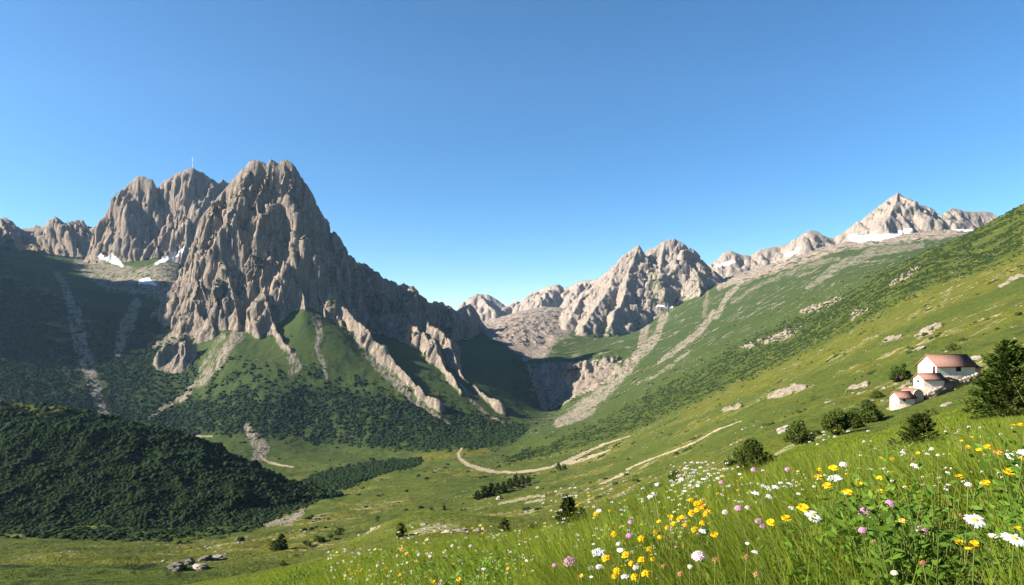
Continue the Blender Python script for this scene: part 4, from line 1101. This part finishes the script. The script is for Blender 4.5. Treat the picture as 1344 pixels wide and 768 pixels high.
def head_yellow(r, mat=None):
    n = 13
    return [('petals', merge([petal(i / n * 6.28 + r.uniform(-.1, .1), .06, .5 * r.uniform(.85, 1.05), .19, .03, r.uniform(-.02, .14), .05, .7) for i in range(n)] + [petal(i / 9 * 6.28 + .3, .03, .34, .17, .09, .26, .05, .6) for i in range(9)]), mat or YEL), ('disc', dome(.13, .14, .04, 10, 4, .1, r), YDISC)]
def head_cluster(r):   # a tight bunch of small pea-like yellow florets
    return [('petals', florets(20, .36, .34, .24, r, 4, .0), YEL), ('calyx', dome(.26, .22, -.02, 8, 3), STEM)]
def head_pink(r, mat=None): return [('petals', florets(52, .44, .40, .135, r, 4, .0), mat or PNK), ('calyx', dome(.33, .26, -.06, 8, 3), STEM)]
def head_umbel(r):
    parts = [florets(9, .13, .07, .085, r, 5) for _ in range(9)]; out = []; st = []
    for i, (c, q) in enumerate(parts):
        a = i * 2.4; d = .40 * math.sqrt(i / 8.5); o = np.array([math.cos(a) * d, math.sin(a) * d, .06 - d * d * .5]); out.append((c + o, q)); st.append(tube([(0, 0, -.35), tuple(o * (.6, .6, .4) - (0, 0, .1)), tuple(o)], [.02, .015, .012], 4))
    return [('petals', merge(out), WHT), ('stalks', merge(st), STEM)]
def head_rust(r): return [('petals', florets(22, .38, .40, .2, r, 3), RST), ('calyx', dome(.3, .3, -.05, 8, 3), STEM)]
HEADS = {'daisy': head_daisy, 'yellow': head_yellow, 'cluster': head_cluster, 'pink': head_pink, 'umbel': head_umbel, 'rust': head_rust,
         'palepink': lambda r: head_pink(r, PPL), 'orange': lambda r: head_yellow(r, ORG), 'cream': lambda r: head_pink(r, CRM)}
BANK = {}
for k, fn in HEADS.items():
    BANK[k] = []
    for i in range(4):
        r = np.random.default_rng(60 + i); BANK[k].append([(nm, raw_mesh(nm, *tri_fix(*g), nm in ('disc', 'calyx'), [m_])) for nm, g, m_ in fn(r)])
FL = []
def add(kind, *pts):
    for p in pts: FL.append((kind, *p))
add('pink', (749,739,18),(826,704,9),(828,686,7),(728,743,7),(989,617,7),(1034,617,8),(947,634,7),(969,668,10),(996,685,10),(1001,692,8),(1137,675,19),(1210,697,14),(1132,697,10),(1168,662,12))
add('palepink', (812,715,7),(952,673,8),(981,667,7),(917,732,18),(1107,611,10),(594,717,5),(604,719,5),(565,731,5),(618,717,5),(1271,637,9),(786,745,8))
add('umbel', (787,726,21),(776,746,10),(788,744,9),(820,757,11),(834,745,9),(922,697,10),(1009,641,10),(1018,640,10),(992,648,11),(1009,652,9),(1002,638,7),(1025,634,7),(1036,635,8),(1096,628,18),(1201,612,11),(1327,599,15),(1343,594,13),(859,648,8),(853,652,8),(894,630,8),(991,725,9),
    (898,645,7),(916,638,6),(906,637,6),(942,628,6),(923,629,6),(895,629,6),(900,615,6),(862,636,6),(910,620,6),(930,622,5),(635,747,6),(654,710,6),(1039,667,8),(1185,594,7),(1217,596,6),(1336,613,9))
add('daisy', (1280,683,26),(1331,707,30),(1304,703,12),(1067,677,22),(1101,628,9),(786,670,7),(1048,648,6),(814,722,10),(906,743,7),(981,713,6),(1245,636,6),(1242,642,6),(1244,620,6),(971,622,5),(779,714,5),(691,736,4),(776,757,5))
add('yellow', (1012,686,12),(1032,681,13),(1054,668,17),(1074,627,12),(1075,617,8),(1094,615,12),(1086,638,12),(1108,646,8),(1113,647,13),(1128,636,10),(1154,628,9),(1155,645,9),(1171,603,7),(1205,595,6),(1259,626,11),(1294,635,13),(1323,620,15),(1296,587,10),(1285,591,8),(1270,587,7),
    (1260,713,14),(1279,714,12),(1272,720,12),(1336,694,10),(1275,574,5),(1262,579,5),(1330,559,7),(1339,558,8),(569,764,6),(602,761,7),(666,747,5),(938,703,12),(865,685,7),(883,688,9),(880,679,9))
add('cluster', (822,730,12),(810,750,10),(807,757,9),(833,758,10),(848,754,12),(843,736,11),(853,722,10),(857,735,8),(796,734,12),(829,740,8),(806,702,9),(842,708,10),(861,700,9),(892,682,8),(783,676,9),(896,680,8),(907,657,7),(915,662,9),(920,660,8),(915,671,9),(923,667,9),(930,671,9),(926,676,8),(908,675,9),
    (912,696,10),(922,687,8),(876,693,7),(900,690,7),(474,751,6),(866,706,7))
add('orange', (1310,595,12),(1341,602,9),(1184,684,9),(525,755,5),(527,721,6),(534,727,6),(763,756,6),(1156,601,5))
add('cream', (906,745,6),(1174,753,9),(1223,590,6),(1231,598,5),(550,729,5),(583,726,5),(522,730,5),(496,743,5),(486,749,4),(514,750,4),(535,739,4),(436,749,5),(454,756,4))
add('rust', (939,736,9),(980,732,8),(993,755,9),(893,754,8),(871,744,7),(1147,711,6),(1212,740,9),(1260,677,6),(1198,603,5))
NAMES = {'pink': ('pink_flower', 'pink globe flower', 'pink globe flowers'), 'palepink': ('pale_pink_flower', 'pale pink clover head', 'pale pink clover heads'), 'umbel': ('white_flower', 'flat white flower', 'flat white flowers'),
         'daisy': ('daisy', 'white daisy', 'white daisies'), 'yellow': ('yellow_flower', 'broad yellow flower', 'broad yellow flowers'), 'cluster': ('yellow_flower', 'bunched yellow flower', 'bunched yellow flowers'),
         'orange': ('orange_flower', 'orange flower', 'orange flowers'), 'cream': ('cream_flower', 'cream flower', 'cream flowers'), 'rust': ('withered_flower', 'brown withered flower', 'brown withered flowers')}
def region(px, py):
    if px < 700: return 'in the low grass at lower left'
    if px < 800: return 'around the big pink globe'
    if px < 870: return 'right of the big pink globe'
    if px < 945: return 'in the dense yellow clump' if py > 652 else 'on the crest left of the round bush'
    if px < 1060: return 'on the crest under the round bush' if py < 662 else 'in the long grass before the daisy'
    if px < 1120: return 'around the lone crest daisy'
    if px < 1235: return 'under the pointed spruce' if py < 650 else 'in the dark leafy clump'
    return 'in the grass under the largest spruce' if py < 655 else 'beside the bare earth at lower right'
ORD = ['leftmost', 'second', 'third', 'fourth', 'fifth', 'sixth', 'seventh', 'eighth', 'ninth', 'tenth', 'eleventh', 'twelfth', 'thirteenth', 'fourteenth', 'fifteenth', 'sixteenth', 'seventeenth', 'eighteenth']
NUM = ['', 'one', 'two', 'three', 'four', 'five', 'six', 'seven', 'eight', 'nine', 'ten', 'eleven', 'twelve', 'thirteen', 'fourteen', 'fifteen', 'sixteen', 'seventeen', 'eighteen']
groups = {}
for f in FL: groups.setdefault((NAMES[f[0]][1], region(f[1], f[2])), []).append(f)
def label_of(f):
    _, one, many = NAMES[f[0]]; g_ = sorted(groups[(one, region(f[1], f[2]))], key=lambda q: (q[1], q[2])); i = g_.index(f); n = len(g_)
    if n == 1: return 'the only %s %s' % (one, region(f[1], f[2]))
    if i == 0: return 'leftmost of the %s %s %s' % (NUM[n], many, region(f[1], f[2]))
    if i == n - 1: return 'rightmost of the %s %s %s' % (NUM[n], many, region(f[1], f[2]))
    return '%s %s from the left %s' % (ORD[i], one, region(f[1], f[2]))
def head_place(px, py, hgt):
    u = (px - CX) / F; Y = np.linspace(.5, 45, 9000); zz = (HY - py) / F * Y; g_ = ground_z(u * Y, Y)
    k = np.nonzero(zz - g_ <= hgt)[0]; k = k[0] if len(k) else 600
    return u * Y[k], Y[k], zz[k], g_[k]
SPECIAL = {'daisy': {(1280,683): 'upper of the two large daisies beside the bare earth', (1331,707): 'largest white daisy with yellow centre, at the lower right edge', (1067,677): 'single wide daisy on the crest beside a yellow flower'},
           'pink': {(749,739): 'biggest pink globe flower, low in front of the white cluster', (1137,675): 'large pink globe flower standing above the dark leafy clump'}}
for i, f in enumerate(FL):
    kind, px, py, wp = f; r = np.random.default_rng(9000 + i)
    x, y, z, g_ = head_place(px, py, r.uniform(.26, .40) if py > 600 else r.uniform(.3, .42))
    lab = SPECIAL.get(kind, {}).get((px, py)) or label_of(f)
    t = empty(NAMES[kind][0], (x, y, g_ - .01), lab, 'flower', NAMES[kind][2] + ' in the meadow')
    bx, by = r.uniform(-.06, .10), r.uniform(-.02, .08); hh = z - g_
    st = tube([(bx, by, -.02), (bx * .7, by * .7, hh * .4), (bx * .25, by * .25, hh * .8), (0, 0, hh + .008)], np.array([.0019, .0017, .0014, .0013]) * max(1, y * .35), 5)
    link('stem', raw_mesh('stem', *st, True, [STEM]), t)
    s = wp / F * y * 1.02; tilt = r.uniform(.15, .55) if kind in ('daisy', 'yellow', 'umbel', 'orange') else r.uniform(0, .3)
    az = r.uniform(-.7, .5); hm = Matrix.Rotation(az, 4, 'Z') @ Matrix.Rotation(tilt, 4, 'X') @ Matrix.Rotation(r.uniform(0, 6), 4, 'Z')
    for nm, me in BANK[kind][i % 4]:
        o = link(nm, me, t); o.matrix_local = Matrix.Translation((0, 0, hh + .01)) @ hm @ Matrix.Scale(s, 4)
# tiny blossoms beyond counting
def specks():
    r = np.random.default_rng(77); by = {}
    regs = [(430,720,700,768,420,.5),(700,640,900,700,160,.7),(880,612,1060,660,150,.8),(1120,590,1344,640,120,.8),(520,690,900,720,260,.5),(1060,560,1340,600,90,.6),(880,606,960,640,110,.9),(885,652,935,702,60,.05),(795,715,862,762,60,.3),(1050,612,1115,650,30,.3)]
    mats = [WHT, YEL, PPL, CRM]
    for x0, y0, x1, y1, n, wh in regs:
        for _ in range(int(n * .7)):
            px = r.uniform(x0, x1); py = r.uniform(y0, y1); x, y, z, g_ = head_place(px, py, r.uniform(.15, .34))
            if y > 44: continue
            k = 0 if r.random() < wh * .7 else int(r.integers(1, 4)); s = r.uniform(1.3, 3.0) / F * y
            c, q = florets(5, .4, .3, .5, r, 4); c = c * s + (x, y, z); by.setdefault(k, []).append((c, q))
    for k, nm, lab in ((0, 'white_blossom', 'tiny white blossoms sprinkled through the grass'), (1, 'yellow_blossom', 'tiny yellow blossoms sprinkled through the grass'), (2, 'pink_blossom', 'tiny pale pink blossoms sprinkled through the grass'), (3, 'cream_blossom', 'tiny cream seed heads sprinkled through the grass')):
        link(nm, raw_mesh(nm, *merge(by[k]), False, [mats[k]]), kind='stuff', label=lab)
specks()
# leafy herbs: the dark clumps among the grass
def herb(px, py, h, w, label, seed, n=14, leaf=.035):
    x, y, z, g_ = head_place(px, py, h); r = np.random.default_rng(seed); g_ = float(g_); t = empty('leafy_herb', (x, y, g_), label, 'plant', 'leafy plants in the meadow'); st = []; cen = []; up = []
    for i in range(n):
        a = r.uniform(0, 6.28); L_ = w * r.uniform(.1, .5); hh = h * r.uniform(.6, 1.0); p = [np.array((math.cos(a) * L_ * .3, math.sin(a) * L_ * .3, -.02)), np.array((math.cos(a) * L_ * .6, math.sin(a) * L_ * .6, hh * .5)), np.array((math.cos(a) * L_, math.sin(a) * L_, hh))]
        st.append(tube(p, [.003, .0022, .001], 4))
        for k in range(34):
            f = r.uniform(.12, 1) ** .8; q = p[0] + (p[1] - p[0]) * min(1, 2 * f) + (p[2] - p[1]) * max(0, 2 * f - 1); b = r.uniform(0, 6.28); d = np.array([math.cos(b), math.sin(b), r.uniform(.1, .9)]); cen.append(q + d * leaf * .6); up.append(d)
    co, q = leaf_cards(np.array(cen), leaf * .38, r, np.array(up) * 1.6, 3.4)
    link('stems', raw_mesh('stems', *merge(st), True, [STEM]), t); link('leaves', raw_mesh('leaves', co, q, False, [HERB]), t)
for a in [(1222,662,.42,.30,'tallest dark leafy herb, left of the bare earth',1,24,.026),(1198,672,.36,.36,'broad-leaved herb around the pink flower near the bare earth',2,22,.03),(1234,640,.40,.34,'leafy herb right behind the tallest dark one',3,20,.024),(1190,728,.24,.22,'lowest broad-leaved herb left of the bare earth',13,16,.034),
          (885,688,.32,.42,'bushy green herb under the dense yellow clump',4,24,.018),(862,700,.28,.38,'low bushy herb left of the dense yellow clump',5,20,.018),(915,690,.32,.36,'bushy herb right below the dense yellow clump',6,20,.018),
          (810,740,.24,.34,'low herb among the white and yellow flowers by the pink globe',7,16,.018),(1090,672,.30,.4,'leafy herb beneath the lone crest daisy',8,18,.02),(1158,668,.32,.4,'leafy herb between the two large pink globes',9,20,.02),
          (1326,734,.18,.2,'low herb under the two large daisies',10,14,.02),(1125,640,.34,.5,'fine-leaved herb on the knoll below the spruce',11,22,.022),(608,748,.3,.5,'dark tuft of leaves in the left grass',12,20,.03)]:
    herb(*a)

# low leaves of clover, yarrow and lady's mantle that fill the sward in clumps
def leaves():
    r = np.random.default_rng(31); n = 19000; t = r.random(n) ** .8; Y = .9 * (16 / .9) ** t; c = r.uniform(-.5, .95, n); X = c * (Y + 1)
    k = perlin(X * 1.6 / (1 + .1 * Y), Y * 1.6 / (1 + .1 * Y), 431); u = CX + F * X / Y; z = ground_z(X, Y); v = HY - F * z / Y
    ok = (k > .02) & ~((np.abs(u - 1264) < 55 + .08 * (v - 740)) & (v > 705)) & (HY - F * (z + .4) / Y < 800)
    X, Y, z, k = X[ok], Y[ok], z[ok], k[ok]; n = len(X); cen = []; up = []; sz = []
    m = 26; hh = (.09 + .34 * np.clip(k, 0, .8)) * r.uniform(.7, 1.3, n)
    for i in range(m):
        f = r.random(n) ** .7; a = r.uniform(0, 6.283, n); rad = (.03 + .07 * r.random(n)) * (1 + .06 * Y)
        cen.append(np.stack([X + np.cos(a) * rad, Y + np.sin(a) * rad, z + hh * f + .01], -1)); up.append(np.stack([np.cos(a), np.sin(a), r.uniform(.0, 1.1, n)], -1)); sz.append((.0052 + .0045 * r.random(n)) * (1 + .12 * Y))
    co, q = leaf_cards(np.concatenate(cen), np.concatenate(sz), r, np.concatenate(up) * 1.4, 2.6); print('leaves', len(q))
    link('meadow_leaves', raw_mesh('meadow_leaves', co, q, False, [HERB]), kind='stuff', label='small leafy herbs filling the sward between the grass')
leaves()
# ------------------------------------------------------------------ camera, sun, sky
cam = bpy.data.cameras.new('camera'); co_ = bpy.data.objects.new('camera', cam); COL.objects.link(co_); SC.camera = co_
cam.sensor_width = 36; cam.lens = 36 * F / 1344; cam.shift_y = 56 / 1344
co_.location = (0, 0, 0); co_.rotation_euler = (math.radians(90), 0, 0); cam.clip_start = .05; cam.clip_end = 60000
SUN_EL, SUN_AZ = math.radians(29), math.radians(-103)
sd = Vector((math.sin(SUN_AZ) * math.cos(SUN_EL), math.cos(SUN_AZ) * math.cos(SUN_EL), math.sin(SUN_EL)))
sl = bpy.data.lights.new('sun', 'SUN'); so = bpy.data.objects.new('sun', sl); COL.objects.link(so)
sl.energy = 5.0; sl.angle = math.radians(.5); sl.color = (1, .93, .82)
so.rotation_euler = sd.to_track_quat('Z', 'Y').to_euler()
w = bpy.data.worlds.new('World'); SC.world = w; w.use_nodes = True
nt = w.node_tree; bg = nt.nodes['Background']; sk = nt.nodes.new('ShaderNodeTexSky')
sk.sky_type = 'NISHITA'; sk.sun_disc = False; sk.sun_elevation = SUN_EL; sk.sun_rotation = SUN_AZ
sk.altitude = 1500; sk.air_density = 1.0; sk.dust_density = .3; sk.ozone_density = 2.2
hs = nt.nodes.new('ShaderNodeHueSaturation'); hs.inputs['Hue'].default_value = .4965; hs.inputs['Value'].default_value = .71; hs.inputs['Saturation'].default_value = 1.2; gm = nt.nodes.new('ShaderNodeGamma'); gm.inputs['Gamma'].default_value = 1.24; nt.links.new(sk.outputs['Color'], gm.inputs[0]); nt.links.new(gm.outputs[0], hs.inputs['Color']); nt.links.new(hs.outputs['Color'], bg.inputs['Color']); bg.inputs['Strength'].default_value = .05
SC.view_settings.view_transform = 'Standard'; SC.view_settings.look = 'None'; SC.view_settings.gamma = 1; SC.view_settings.exposure = 1.85; SC.view_settings.use_curve_mapping = False
SC.cycles.max_bounces = 6; SC.cycles.diffuse_bounces = 2; SC.cycles.glossy_bounces = 1; SC.cycles.transmission_bounces = 2; SC.cycles.transparent_max_bounces = 8; SC.cycles.volume_bounces = 0
SC.cycles.use_denoising = True

# the air between here and the far peaks
lo = float(ZZ.min()) - 1.; hx0, hx1 = float(XX.min()) - 5, float(XX.max()) + 5; hy1 = float(YY.max()) + 5
def haze_box():
    bm = bmesh.new(); bmesh.ops.create_cube(bm, size=1)
    for v in bm.verts:
        v.co = Vector((hx0 if v.co.x < 0 else hx1, -30 if v.co.y < 0 else hy1, lo if v.co.z < 0 else float(ZZ.max()) + 30))
    me = bpy.data.meshes.new('haze'); bm.to_mesh(me); bm.free()
    m = bpy.data.materials.new('haze'); m.use_nodes = True; t = m.node_tree; t.nodes.clear()
    o = t.nodes.new('ShaderNodeOutputMaterial'); v = t.nodes.new('ShaderNodeVolumePrincipled'); t.links.new(v.outputs[0], o.inputs['Volume'])
    v.inputs['Color'].default_value = (.42, .68, 1, 1); v.inputs['Density'].default_value = HAZE; v.inputs['Anisotropy'].default_value = .2
    me.materials.append(m); ob = link('haze', me); ob['kind'] = 'stuff'; ob['label'] = 'thin blue mountain haze in the valley air'
HAZE = 1.6e-5
haze_box()
